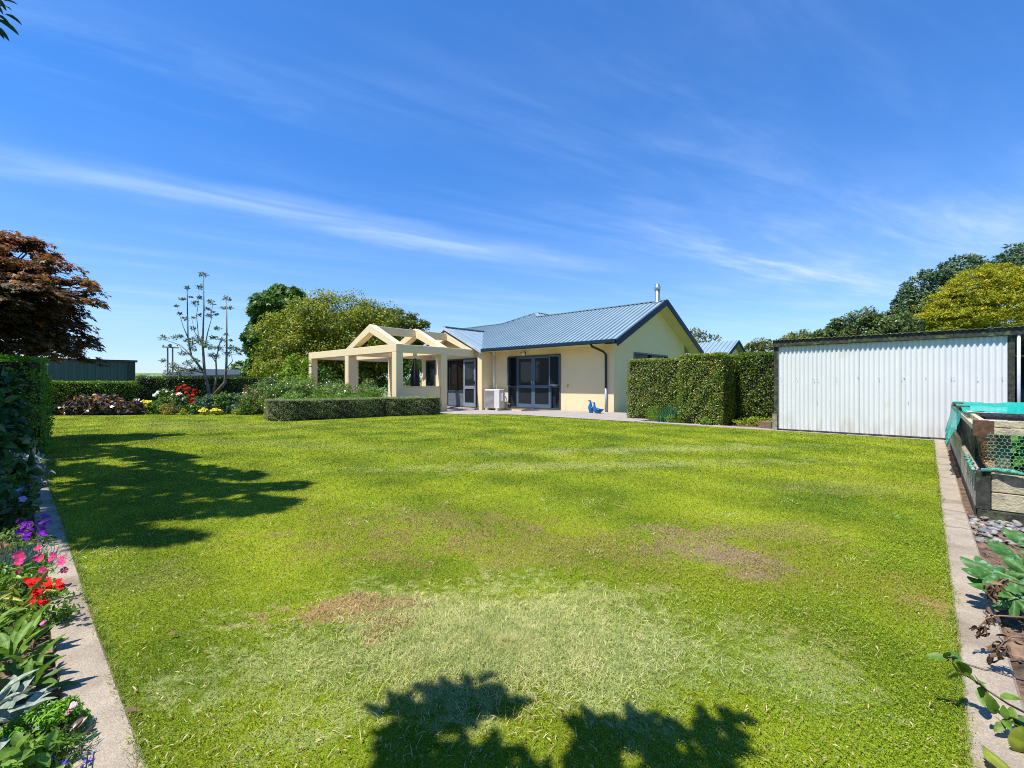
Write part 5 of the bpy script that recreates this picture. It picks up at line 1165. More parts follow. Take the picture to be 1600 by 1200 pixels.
tufts = [(420, 95, 36), (300, 195, 28), (265, 280, 24), (395, 190, 34), (395, 265, 30), (355, 310, 30), (475, 300, 34), (455, 355, 24), (325, 265, 12), (220, 330, 16), (245, 390, 14), (280, 425, 26), (350, 420, 14), (390, 400, 16), (465, 405, 28), (515, 395, 14), (490, 375, 14), (568, 345, 26), (620, 345, 26), (590, 272, 34), (620, 285, 16), (530, 500, 24), (350, 500, 26), (590, 545, 18), (120, 570, 36), (210, 565, 36), (255, 560, 20), (300, 590, 30), (330, 620, 40), (400, 600, 44), (440, 620, 44), (480, 640, 40), (500, 570, 30), (560, 590, 34), (620, 640, 40), (670, 660, 40), (710, 665, 24), (540, 650, 40), (490, 700, 36), (340, 655, 36), (270, 690, 30), (370, 580, 44), (120, 740, 24), (190, 780, 50), (250, 800, 56), (310, 760, 46), (370, 740, 30), (230, 830, 60), (160, 830, 40), (600, 690, 34), (300, 830, 60), (360, 800, 40), (625, 590, 12), (520, 710, 30), (690, 690, 16)]
Ps = []; Os = []
for x, y, r in tufts:
    c = Z7(x, y, rng.normal()*.5); n = int(10+r*1.5); R = .85*r/4.8*DT/F
    o_ = rdir(n)*rng.uniform(.3, 1, (n, 1))*[1, 1, .75]; Ps.append(c+o_*R); Os.append(norm(o_*.5+[0, 0, 1.]))
foliage('crown', np.vstack(Ps), np.vstack(Os), .105, leafmat('tuft_leaf', [(.04, .08, .02), (.09, .15, .04), (.19, .22, .09)], .25, .45, 2), BT, 'diamond', .45, .2, .5)
# ---- red maple, left
MPL = leafmat('maple_leaf', [(.03, .04, .014), (.07, .07, .02), (.14, .06, .03), (.26, .14, .04)], .4, .45, 1.6)
MT = thing('maple_tree', 'lacy red and bronze leaved maple overhanging the left hedge', 'tree', (-9.6, 8.0, -.02))
trunk_obj(MT, (-9.6, 8.0, 0), [(-10.2, 8.3, 2.6), (-9, 8.4, 2.6), (-8.6, 7.4, 2.0), (-8.2, 8.1, 1.9), (-10, 7.2, 2.6)], .13, fork=.35)
Ps = []; Os = []; mc = np.array([-9.35, 8.0, 2.2]); mr_ = np.array([1.5, 1.7, 1.95]); tw = MB()
for k in range(950):
    d = rdir(1)[0]
    if d[2] < -.42: continue
    rr = rng.uniform(.55, 1.02)*(.92+.12*math.sin(d[0]*7+d[2]*9)); c = mc+d*mr_*rr; n = 46
    sx = rng.uniform(.16, .32); o_ = rdir(n)*rng.uniform(.1, 1, (n, 1))**.6; out2 = np.array([d[0], d[1], 0]); of = o_*[sx, sx, .08]
    of[:, 2] -= .55*np.clip(of@out2, 0, 1)**1.2*.8; Ps.append(c+of); Os.append(norm(o_*.3+[0, 0, .8]+d*.3))
    if k % 2 == 0: tw.tube([mc+(c-mc)*.25, mc+(c-mc)*.6+[0, 0, .12], c], [.022, .012, .004], 5)
tw.build('twigs', mat('maple_twigs', (.05, .03, .03), .9), MT, smooth=True)
Pm = np.vstack(Ps); Om = np.vstack(Os)
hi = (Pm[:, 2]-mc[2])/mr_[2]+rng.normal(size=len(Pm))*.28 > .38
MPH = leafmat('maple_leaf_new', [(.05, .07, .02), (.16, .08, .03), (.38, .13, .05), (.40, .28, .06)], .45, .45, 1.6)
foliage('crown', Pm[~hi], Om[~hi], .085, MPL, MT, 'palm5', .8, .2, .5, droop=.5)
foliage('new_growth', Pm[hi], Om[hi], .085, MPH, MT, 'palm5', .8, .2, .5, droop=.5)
# ---- broadleaved tree standing in the left bed: its crown is above the picture, a few leaves reach into the corner
OT = thing('overhanging_tree', 'tall palmate leaved tree in the left bed, leaf tips reaching into the top left corner', 'tree', (-6.2, 3.3, -.02))
tanE = math.tan(SUN_EL); sx_, sy_ = math.cos(SUN_TH)/tanE, math.sin(SUN_TH)/tanE
def lift(p, z): return np.array([p[0]-sx_*z, p[1]-sy_*z, z])
spine = [([(100, 830), (200, 790), (330, 780), (440, 792)], .30), ([(90, 760), (220, 745), (350, 765), (468, 758)], .26), ([(80, 720), (200, 705), (300, 735), (405, 745)], .26), ([(110, 850), (190, 838), (240, 840), (268, 845)], .14), ([(75, 700), (150, 700), (230, 708), (290, 716)], .26), ([(60, 790), (150, 800), (260, 800), (380, 798)], .26), ([(60, 740), (160, 735), (280, 760), (360, 765)], .26), ([(40, 735), (80, 728), (130, 735), (190, 745)], .3), ([(35, 800), (80, 815), (150, 825), (200, 820)], .28), ([(30, 770), (80, 775), (140, 775), (220, 775)], .3)]
tw = MB(); Ps = []; Ds = []
top = np.array([-6.2, 3.3, 4.3]); p_, r_ = limb((-6.2, 3.3, -.05), top, .16, .11, .02); tw.tube(p_, r_, 10)
for line, rad in spine:
    g_ = [G(*a) for a in line]; zz = rng.uniform(5.0, 5.7); pts3 = [lift(a, zz+.35*i/3) for i, a in enumerate(g_)]
    tw.tube([top-[0, 0, .4], (top+pts3[0])/2+[0, 0, .1]]+pts3, list(np.linspace(.07, .012, 6)), 7)
    seg = np.cumsum([0]+[np.linalg.norm(b-a) for a, b in zip(pts3, pts3[1:])])
    for s in np.arange(0, seg[-1], .085):
        k = min(np.searchsorted(seg, s, side='right')-1, 2); a = pts3[k]+(pts3[k+1]-pts3[k])*(s-seg[k])/(seg[k+1]-seg[k]); d = norm(pts3[k+1]-pts3[k])
        f = s/seg[-1]; w_ = rad*(1-.62*f)
        for sgn in (-1, 1, -1, 1):
            sd = norm(np.cross(d, [0, 0, 1]))*sgn; e = a+sd*w_*rng.uniform(.2, 1.15)+d*w_*rng.uniform(.1, .9)+[0, 0, rng.uniform(-.1, .1)]
            if rng.uniform() < .25: tw.tube([a, e], [.008, .004], 4)
            Ps.append(e); Ds.append(norm(sd*.5+d))
tw.build('trunk', BARK, OT, smooth=True)
Ps = np.array(Ps); Ds = np.array(Ds); n = len(Ps); Nn = norm(rdir(n)*.35+[0, 0, 1.])
PALM = leafmat('palmate_leaf', [(.02, .05, .01), (.05, .10, .015), (.11, .15, .02)], .25, .4, 2)
sz = rng.uniform(.13, .24, n); V, Fc = leafbatch('palm7', Ps, Ds+rdir(n)*.3, Nn, sz, sz); cr = link('crown', V, Fc, PALM, OT)
# the leaves seen in the corner
Pc = []; Dc = []
for x0, y0, x1, y1 in [(-8, 22, 14, 33), (-8, 30, 27, 46), (-10, 40, 13, 58), (-6, 45, 6, 58), (8, 10, 18, 14), (6, 1, 25, 2), (-5, -3, 9, 13), (6, 22, 32, 32), (-4, 8, 4, 20)]:
    a = T(x0, y0, 3.5); b = T(x1, y1, 3.5); Pc.append(a); Dc.append(b-a)
Pc = np.array(Pc); Dc = np.array(Dc); ln = np.linalg.norm(Dc, axis=1)
V, Fc = leafbatch('leaf', Pc, Dc, np.tile([.2, -.6, .7], (len(Pc), 1)), ln, ln*.28); link('corner_leaves', V, Fc, PALM, OT)
q = MB(); q.tube([T(-60, -60, 3.5), T(-12, 10, 3.5), T(8, 8, 3.5)], [.02, .01, .004], 6); q.tube([T(-60, -60, 3.5), T(-20, 30, 3.5), T(-6, 42, 3.5)], [.02, .008, .004], 6)
q.tube([top, lift(G(100, 760), 4.6), T(-60, -60, 3.5)], [.06, .04, .02], 6); q.build('branch', BARK, OT, smooth=True)
# ---- shrub behind the camera: only its shadow falls into the picture
BS = thing('overhead_shrub', 'tall palmate leaved shrub whose star shaped shadow falls on the near lawn', 'shrub', (-2.3, -.9, 0))
tw = MB(); Ps = []; Ds = []
lines = [([(560, 1290), (630, 1190), (695, 1120), (748, 1060)], .06), ([(560, 1290), (640, 1180), (670, 1120), (690, 1085)], .05), ([(620, 1230), (680, 1150), (720, 1120), (790, 1095)], .05), ([(600, 1250), (640, 1165), (660, 1140), (612, 1112)], .03), ([(800, 1300), (900, 1215), (960, 1160), (1000, 1130)], .08), ([(900, 1300), (1000, 1200), (1070, 1155), (1135, 1122)], .08), ([(950, 1300), (1050, 1220), (1100, 1180), (1130, 1160)], .09), ([(850, 1290), (930, 1200), (940, 1170), (920, 1150)], .05), ([(620, 1290), (700, 1215), (760, 1195), (790, 1175)], .05)]
hub = np.array([-2.0, -.4, 2.3])
p_, r_ = limb((-2.3, -.9, -.05), hub, .05, .03, .03); tw.tube(p_, r_, 8)
for line, rad in lines:
    g_ = [G(*a) for a in line]; zz = rng.uniform(2.5, 2.7); pts3 = [lift(a, zz) for a in g_]
    tw.tube([hub, (hub+pts3[0])/2+[0, 0, .08]]+pts3, list(np.linspace(.02, .005, 6)), 6)
    for i in range(46):
        f = rng.uniform(0, 1)*3; k = min(int(f), 2); a = pts3[k]+(pts3[k+1]-pts3[k])*(f-k); d = norm(pts3[3]-pts3[0]); sd = norm(np.cross(d, [0, 0, 1]))
        Ps.append(a+sd*rng.normal()*rad*.42*(1.15-.3*f)+[0, 0, rng.normal()*.03]); Ds.append(norm(d+sd*rng.normal()*.9))
tw.build('stems', BARK, BS, smooth=True)
Ps = np.array(Ps); n = len(Ps); sz = rng.uniform(.07, .13, n); V, Fc = leafbatch('leaf', Ps, np.array(Ds), norm(rdir(n)*.35+[0, 0, 1.]), sz, sz*.42); link('foliage', V, Fc, PALM, BS)
# ================= planting
GRN = leafmat('border_green_leaf', [(.04, .10, .015), (.10, .20, .025), (.22, .32, .05)], .3, .45, 3)
BRZ = leafmat('bronze_dahlia_leaf', [(.03, .03, .02), (.09, .06, .04), (.20, .13, .10), (.14, .15, .05)], .2, .35, 4, spec=.6)
YEL = mat('yellow_petal', (.75, .62, .02), .6, var=.15, scale=20); ORA = mat('orange_petal', (.70, .25, .02), .6, var=.2, scale=20)
REDP = mat('red_petal', (.62, .006, .008), .7, var=.2, scale=30, spec=.1); WHP = mat('white_petal', (.75, .76, .66), .6, var=.1, scale=20)
PNK = mat('pink_petal', (.75, .05, .20), .7, var=.25, scale=40, spec=.1); PRP = mat('purple_petal', (.20, .015, .40), .7, var=.25, scale=40, spec=.1)
LAV = mat('lavender_petal', (.40, .32, .72), .6, var=.2, scale=40); MAG = mat('magenta_petal', (.55, .05, .30), .5, var=.2, scale=40); PINKL = mat('pale_pink_petal', (.85, .42, .55), .6, var=.2, scale=40)
def border(px, pyb, pyt, wpx, n, size, m_, label, cat='plant', name='border_plant', depth=.7, du=0.0, group='plants along the back flower border', **kw):
    b = GD(px, pyb); b = b+np.array([0, du, 0]); D_ = b[1]; rx = wpx*D_/F/2; h = (pyb-pyt)*D_/F*1.04
    return shrub(name, label, b, (rx, rx*depth, h), n, size, m_, cat, group, **kw), b, rx, h
def topblooms(t, b, rx, h, k, size, m_, zr=(.75, 1.02), **kw):
    pts = []
    for _ in range(k):
        a = rng.uniform(0, 6.28); q_ = rng.uniform(0, .9)**.5; z = rng.uniform(*zr)*math.sqrt(max(.1, 1-q_*q_*.6))
        pts.append(b+np.array([rx*q_*math.cos(a), -abs(rx*.7*q_*math.sin(a))-.02, h*z]))
    blooms(t, pts, size, m_, **kw)
# dark leaved dahlias on the left
for i, (px, w_, tp) in enumerate([(92, 38, 624), (122, 36, 622), (150, 38, 618), (178, 34, 622), (204, 26, 628)]):
    t, b, rx, h = border(px, 648, tp, w_+8, 1500, .13, BRZ, ['dark bronze leaved dahlia at the left end of the border, beside the hedge end', 'dark bronze leaved dahlia second from the hedge end', 'dark bronze leaved dahlia with orange flowers, middle of the dark row', 'dark bronze leaved dahlia with an orange flower, fourth from the hedge end', 'dark bronze leaved dahlia at the right end of the dark row'][i], kind='diamond', wr=.7)
    topblooms(t, b, rx, h, [3, 2, 4, 3, 1][i], .16, ORA, (.95, 1.15), layers=2)
t, b, rx, h = border(194, 642, 612, 46, 1700, .07, leafmat('euphorbia_leaf', [(.10, .13, .02), (.22, .22, .04), (.33, .28, .08)], .3, .5, 4), 'rounded yellow bronze shrub rising behind the dark dahlias', 'shrub', 'border_shrub', du=1.0)
t, b, rx, h = border(216, 644, 618, 22, 600, .08, GRN, 'green plant with small dark red flowers left of the yellow clump', du=.6); topblooms(t, b, rx, h, 6, .12, mat('crimson_petal', (.25, .01, .02), .5), layers=2)
t, b, rx, h = border(230, 647, 628, 26, 900, .06, GRN, 'low plant covered in bright yellow flowers'); topblooms(t, b, rx, h, 60, .13, YEL, (.8, 1.1), layers=2)
t, b, rx, h = border(243, 647, 628, 24, 900, .12, GRN, 'grassy green plant between the yellow clump and the white blooms', wr=.2, up=.1)
t, b, rx, h = border(257, 645, 610, 34, 900, .10, GRN, 'green shrub with a cluster of big white mophead blooms', 'shrub', 'white_flower_shrub', du=.1); topblooms(t, b+[0, 0, 0], rx, h, 8, .16, WHP, (.95, 1.1), layers=3)
t, b, rx, h = border(277, 644, 618, 30, 800, .09, GRN, 'green shrub with white and cream blooms next to the red rose', 'shrub', 'white_flower_shrub', du=.1); topblooms(t, b, rx, h, 9, .17, WHP, (.9, 1.1), layers=3)
t, b, rx, h = border(262, 648, 632, 24, 500, .06, leafmat('ochre_leaf', [(.20, .15, .02), (.40, .28, .05), (.2, .25, .04)], .3, .5, 4), 'low orange and ochre plant at the lawn edge below the white blooms')
t, b, rx, h = border(272, 648, 628, 22, 500, .10, leafmat('feather_grass_leaf', [(.10, .16, .04), (.25, .28, .10)], .3, .5, 4), 'tuft of fine pale green grass at the lawn edge', wr=.12, up=.0)
t, b, rx, h = border(290, 644, 606, 44, 1500, .09, leafmat('rose_leaf', [(.02, .06, .02), (.07, .12, .03), (.12, .18, .05)], .25, .3, 4), 'rose bush crowded with deep red flowers', 'rose bush', 'red_rose_bush', du=.2); topblooms(t, b, rx, h, 26, .13, REDP, (.85, 1.1), layers=3)
t, b, rx, h = border(305, 645, 622, 16, 300, .08, GRN, 'small plant with a few red flowers right of the rose bush'); topblooms(t, b, rx, h, 5, .14, REDP, (.8, 1.1), layers=2)
GLA = leafmat('glaucous_leaf', [(.03, .09, .05), (.08, .16, .09), (.17, .26, .15)], .2, .4, 3)
for i, (px, tp, w_, mm) in enumerate([(326, 618, 38, GLA), (348, 616, 34, GRN), (368, 616, 32, GLA), (306, 632, 20, GRN), (226, 640, 20, GRN), (206, 641, 22, GRN)]):
    border(px, 646 if i < 3 else 647.5, tp, w_, 1200 if i < 3 else 400, .10, mm, ['blue green leafy plant under the bare branched tree', 'green leafy plant right of the bare branched tree', 'blue green strap leaved plant before the reddish shrub', 'small green cushion plant below the red flowers', 'small olive cushion plant below the yellow clump', 'low green cushion plant right of the dark dahlias'][i])
for i, (px, w_) in enumerate([(320, 16), (338, 18), (372, 18), (268+18, 10)]):
    t, b, rx, h = border(px, 648.5, 639, w_, 300, .05, leafmat('lime_cushion_leaf', [(.20, .28, .01), (.40, .42, .02)], .3, .5, 4), ['low yellow green cushion at the lawn edge, left of the bright yellow one', 'bright yellow flowering cushion at the lawn edge under the tree', 'lime yellow cushion at the lawn edge near the reddish shrub', 'tiny lime cushion at the lawn edge under the rose bush'][i])
    if i in (0, 1): topblooms(t, b, rx, h, 30, .08, YEL, (.9, 1.1))
border(394, 646, 607, 40, 1700, .09, leafmat('reddish_shrub_leaf', [(.09, .06, .02), (.22, .13, .05), (.16, .18, .05)], .25, .4, 2.5), 'reddish brown shrub at the right end of the border', 'shrub', 'border_shrub')
border(386, 648, 630, 30, 500, .08, GRN, 'low green plant at the foot of the reddish shrub')
border(240, 641, 606, 36, 1200, .08, GRN, 'green shrub under the hedge behind the white blooms', 'shrub', 'border_shrub', du=1.3)
border(315, 640, 604, 44, 1200, .09, GRN, 'dark green shrub against the hedge behind the tree base', 'shrub', 'border_shrub', du=1.3)
# roses and perennials between low hedge and pergola
RL = leafmat('white_rose_leaf', [(.03, .09, .015), (.09, .19, .03), (.19, .29, .05), (.26, .22, .06)], .3, .3, 3, spec=.6)
for i, (u, v, r, h) in enumerate([(15.35, 8.75, .62, 1.25), (15.9, 7.9, .65, 1.15), (16.6, 7.2, .7, 1.2), (17.4, 6.8, .8, 1.25), (18.2, 6.2, .8, 1.3), (18.6, 7.6, .8, 1.35), (17.0, 8.5, .7, 1.3)]):
    z = -.11; t = shrub('rose_bush', ['rose bush with white blooms against the front corner post of the pergola', 'rose bush with white blooms, second from the pergola corner post', 'leafy rose bush in the middle of the row behind the low hedge', 'rose bush with reddish shoots, fourth from the pergola corner post', 'rose bush at the left end of the row, nearest the reddish shrub', 'rose bush behind the left end of the row, before the left pergola bay', 'rose bush with reddish shoot tips before the second pergola post'][i], W(u, v, z), (r, r, h*.93), 4200, .07, RL, 'rose bush', 'white roses before the pergola', wr=.6, clumps=26, spread=.35)
    pts = [W(u, v, z)+np.array([rng.normal()*r*.5, -abs(rng.normal())*r*.4, h*rng.uniform(.8, 1.08)]) for _ in range([3, 1, 0, 1, 0, 0, 1][i])]
    if pts: blooms(t, pts, .10, WHP, layers=3)
PR = leafmat('fresh_perennial_leaf', [(.06, .16, .015), (.14, .28, .025), (.25, .40, .05)], .35, .4, 3)
for i, (u, v) in enumerate([(14.75, 8.5), (14.95, 7.7), (15.2, 6.95), (15.8, 6.4)]):
    shrub('perennial', ['bright green leafy perennial behind the low hedge, nearest the pergola', 'bright green leafy perennial behind the low hedge, second from the pergola', 'bright green leafy perennial behind the low hedge, third from the pergola', 'bright green leafy perennial behind the low hedge, at its left end'][i], W(u, v, -.11), (.5, .45, .78), 2000, .085, PR, 'plant', 'green perennials behind the low hedge', wr=.35)
shrub('yellow_green_shrub', 'tall lime green leafy shrub between the rose row and the big tree', W(20.2, 8.2, -.1), (.8, .8, 2.3), 2800, .11, leafmat('lime_shrub_leaf', [(.10, .20, .015), (.22, .36, .03), (.34, .44, .04)], .35, .4, 3), 'shrub')
shrub('dark_shrub', 'dark leafy shrub behind the left end of the low hedge', W(19.2, 6.9, -.1), (.8, .8, 1.25), 2200, .10, leafmat('dark_shrub_leaf', [(.03, .06, .015), (.07, .12, .03), (.14, .18, .05)], .25, .3, 3), 'shrub')
# spiky and lime plants under the tall hedge
t = thing('spiky_plant', 'clump of blue green spiky leaves at the foot of the tall hedge', 'plant', W(5.0, 11.85, -.01))
n = 420; c = W(5.02, 11.85, 0); a = rng.uniform(0, 6.28, n); P = np.stack([c[0]+rng.normal(size=n)*.16, c[1]+rng.normal(size=n)*.12, np.full(n, -.01)], 1)
Dn = norm(np.stack([np.cos(a)*.35, np.sin(a)*.35, np.ones(n)], 1)+rdir(n)*.12); ln = rng.uniform(.25, .52, n)
V, Fc = leafbatch('blade', P, Dn, rdir(n), ln, np.full(n, .022)); link('foliage', V, Fc, leafmat('spiky_leaf', [(.04, .14, .06), (.10, .26, .12)], .3, .4, 3), t)
for i, (u, v, r, h) in enumerate([(5.35, 11.7, .22, .26), (4.85, 11.5, .2, .2), (5.6, 11.95, .24, .4)]):
    shrub('low_plant', ['low lime green plant left of the spiky clump by the patio end', 'low lime green plant in front of the spiky clump at the path', 'soft green plant leaning on the left face of the tall hedge'][i], W(u, v, -.02), (r, r*.8, h), 900, .04, PR, 'plant', 'low plants below the tall hedge', wr=.3)
shrub('weed', 'small broad leaved weed at the foot of the front hedge block', W(3.95, 11.33, 0), (.12, .1, .16), 90, .06, PR, 'plant', wr=.6)
shrub('low_plant', 'sunlit lime ground plant in the gap behind the front hedge block', W(3.05, 12.2, -.02), (.55, .3, .2), 900, .05, leafmat('lime_ground_leaf', [(.2, .3, .02), (.36, .42, .04)], .3, .5, 3), 'plant', 'low plants below the tall hedge', wr=.4)

# ================= near left bed
def near(name, label, u, v, r, h, n, size, m_, cat='plant', group='plants in the near left bed', **kw):
    return shrub(name, label, W(u, v, -.015), (r, r, h), n, size, m_, cat, group, **kw)
DKL = leafmat('shade_shrub_leaf', [(.02, .06, .02), (.05, .12, .03), (.10, .20, .05)], .25, .35, 2)
near('shade_shrub', 'tall dark leaved shrub at the left edge in front of the bright hedge end', 7.3, -.44, .46, 1.36, 3400, .12, DKL, 'shrub', kind='leaf', wr=.5, clumps=34)
near('shade_shrub', 'dark broad leaved shrub at the left edge, nearer than the tall one', 5.7, -.38, .40, .95, 2200, .11, DKL, 'shrub', kind='leaf', wr=.5, clumps=30)
near('shade_plant', 'dark low plant in shade beside the edging path above the purple petunias', 4.75, -.22, .30, .42, 1500, .06, DKL, wr=.5)
near('shade_plant', 'dark green bushy plant in shade below the silver leaved plant', 5.4, -.08, .2, .30, 900, .05, GRN, wr=.5)
SIL = leafmat('silver_leaf', [(.22, .27, .25), (.42, .47, .44)], .1, .7, 4)
near('silver_plant', 'silver leaved plant in shade where the left edging path meets the hedge', 6.45, .0, .18, .34, 420, .09, SIL, kind='leaf', wr=.28)
near('silver_plant', 'small silver leaved plant just before the hedge end', 7.2, .05, .15, .26, 260, .08, SIL, kind='leaf', wr=.28)
# purple petunias
t = near('purple_petunia', 'purple petunia spilling over the shaded edging path', 4.05, .0, .15, .14, 500, .03, GRN); c = W(4.05, .03, 0)
blooms(t, [c+W(rng.uniform(-.14, .16), rng.uniform(-.02, .12), rng.uniform(.07, .17)) for _ in range(40)], .030, PRP, face=(.3, -.6, .8))
t = near('lavender_flower', 'thin plant with pale lavender blooms left of the shaded path', 4.7, .0, .1, .2, 160, .03, GRN); blooms(t, [T(x, y, 3.1) for x, y in [(30, 766), (35, 765), (35, 780), (26, 786)]], .04, LAV)
BGT = leafmat('blue_tuft_leaf', [(.05, .12, .09), (.11, .22, .17)], .2, .5, 4)
t = thing('blue_green_tuft', 'fine blue green tuft in shade above the pink petunias', 'plant', W(3.6, .0, -.01)); n = 700
P = W(3.6, -.0, -.01)+rng.normal(size=(n, 3))*[.07, .07, 0]; V, Fc = leafbatch('blade', P, norm(rdir(n)*.7+[0, 0, .8]), rdir(n), rng.uniform(.08, .18, n), np.full(n, .004)); link('foliage', V, Fc, BGT, t)
# pink petunias and red verbena
FRS = leafmat('petunia_leaf', [(.07, .16, .015), (.16, .30, .03), (.28, .42, .06)], .3, .4, 6)
t = near('pink_petunia', 'pink petunia in full sun beside the left edging path', 3.06, .01, .15, .20, 900, .03, FRS, kind='leaf', wr=.5)
pt = [(62, 855), (57, 858), (30, 866), (36, 872), (60, 868), (66, 872), (82, 868), (97, 873), (96, 880), (27, 893), (66, 891), (71, 893), (100, 891), (28, 878), (24, 870), (54, 873), (80, 874), (33, 880)]
blooms(t, [T(x, y, 2.06+rng.uniform(-.06, .06)) for x, y in pt], .030, PNK, face=(.1, -.8, .5), tilt=.35)
t = near('red_verbena', 'bright red verbena spilling onto the left edging path', 2.72, .05, .13, .12, 700, .025, FRS)
blooms(t, [T(*q_, 1.86+rng.uniform(-.05, .05)) for q_ in [(40+rng.uniform(0, 58), 903+rng.uniform(0, 18)) for _ in range(34)]+[(44+rng.uniform(0, 32), 922+rng.uniform(0, 20)) for _ in range(24)]], .020, REDP, face=(.1, -.5, .9), tilt=.3)
blooms(t, [T(x, y, 1.7) for x, y in [(68, 974), (72, 981), (70, 976)]], .018, MAG, name='side_flower')
# broad leaved plants: explicit rosettes of long leaves
def rosette(name, label, c, n, ln, wr, m_, up=.9, cat='plant', rows=1, spread=.02, kind='leaf'):
    c = np.array(c, float); t = thing(name, label, cat, c, 'plants in the near left bed'); Ps = []; Ds = []; L2 = []
    for i in range(n):
        a = i*2.4+rng.normal()*.15; k = i/n; el = up*(1-k)+.15
        d = np.array([math.cos(a)*(1-el*.6), math.sin(a)*(1-el*.6), el]); Ps.append(c+np.array([math.cos(a), math.sin(a), 0])*spread+[0, 0, .02+.05*rng.uniform()*rows*(1-k)]); Ds.append(d); L2.append(ln*rng.uniform(.7, 1.15))
    Ps = np.array(Ps); Ds = norm(np.array(Ds)); L2 = np.array(L2)
    Nn = norm(np.array([0, 0, 1.])-Ds*Ds[:, 2:3]+rdir(n)*.15)
    V, Fc = leafbatch(kind, Ps, Ds, Nn, L2, L2*wr); link('leaves', V, Fc, m_, t, smooth=True); return t
BLG2 = leafmat('broad_green_leaf', [(.07, .15, .02), (.15, .28, .035), (.25, .38, .06)], .3, .5, 5, spec=.3, detail=70)
for i, (u, v, z) in enumerate([(2.42, .03, .0), (2.38, -.08, .08), (2.22, -.01, .03), (2.12, -.1, .1), (2.1, .03, -.01)]):
    rosette('broad_leaved_plant', ['broad leaved green plant just below the red verbena at the path', 'broad leaved green plant left of the one below the red verbena', 'broad leaved green plant above the silver lamb ears, nearer the path', 'broad leaved green plant at the left edge above the lamb ears', 'small broad leaved green plant touching the lamb ears'][i], W(u, v, z), 18, .095, .34, BLG2, up=.8, rows=3)
near('variegated_plant', 'small yellow tinged plant left of the red verbena', 2.75, -.06, .1, .2, 60, .09, leafmat('variegated_leaf', [(.18, .26, .03), (.45, .45, .08)], .3, .4, 5), kind='leaf', wr=.22)
near('green_shrublet', 'dark small leaved shrublet left of the red verbena', 2.6, -.12, .14, .2, 900, .02, GRN)
LE = leafmat('lamb_ear_leaf', [(.24, .30, .23), (.38, .45, .36)], .12, .9, 4, spec=.1, detail=90)
for i, (u, v, z) in enumerate([(1.98, .0, .0), (1.90, -.05, .05), (1.84, .01, .02)]): rosette('lamb_ear', ['woolly grey lamb ear reaching over the soil toward the path', 'woolly grey lamb ear at the left edge of the picture', 'woolly grey lamb ear tucked behind the bright green bush'][i], W(u, v, z), 13, .085, .34, LE, up=.5, rows=2)
BRG = leafmat('bright_bush_leaf', [(.07, .20, .01), (.15, .36, .02), (.26, .46, .03)], .3, .45, 8)
near('bright_green_bush', 'small bright green bush overhanging the left edging path', 1.80, .055, .085, .13, 2600, .014, BRG, kind='leaf', wr=.4, clumps=30)
near('narrow_leaved_bush', 'dark narrow leaved bush under the bright green bush', 1.66, .02, .10, .11, 1300, .03, leafmat('narrow_leaf', [(.04, .10, .015), (.10, .20, .03), (.2, .3, .05)], .3, .4, 6), wr=.16)
t = near('pink_flower', 'small plant with pale pink flower heads over the edging path', 1.74, .10, .035, .085, 30, .03, BRZ, kind='leaf', wr=.5); blooms(t, [T(x, y, 1.27+rng.uniform(-.01, .01)) for x, y in [(104, 1112), (108, 1110), (106, 1114), (111, 1106), (116, 1102), (119, 1101), (114, 1100), (110, 1112)]], .014, PINKL, tilt=.4, layers=2)
MINT = leafmat('mint_leaf', [(.08, .17, .02), (.17, .32, .04), (.28, .42, .07)], .35, .5, 8, detail=80)
for i, (u, v, h) in enumerate([(1.56, .0, .17), (1.44, .03, .12), (1.50, -.06, .2), (1.36, -.02, .16)]):
    near('mint_plant', ['fresh green mint at the bottom left corner, nearest the bush', 'fresh green mint at the bottom left beside the edging path', 'fresh green mint touching the left edge of the picture', 'fresh green mint at the very bottom left corner'][i], u, v, .075, h, 190, .035, MINT, kind='leaf', wr=.55, clumps=14)
t = thing('purple_salvia', 'purple salvia spikes at the bottom beside the edging path', 'flower', W(1.42, .1, -.01))
q = MB()
for x0, y0, x1, y1 in [(133, 1215, 138, 1170), (143, 1212, 147, 1174), (80, 1200, 82, 1180), (98, 1215, 102, 1188), (34, 1180, 37, 1168)]: q.tube([T(x0, y0, 1.10), T(x1, y1, 1.10)], .0016, 5)
q.build('stems', mat('stem_green', (.1, .16, .04), .7), t)
pts = []
for x0, y0, x1, y1 in [(130, 1200, 135, 1186), (142, 1195, 148, 1174), (76, 1198, 82, 1180), (96, 1200, 102, 1188), (33, 1178, 38, 1168)]:
    for k in range(9): f = k/8; pts.append(T(x0+(x1-x0)*f+rng.normal()*2, y0+(y1-y0)*f+rng.normal()*1.5, 1.10+rng.normal()*.006))
blooms(t, pts, .009, mat('salvia_petal', (.16, .12, .55), .5, var=.2, scale=60), tilt=.8, layers=2)

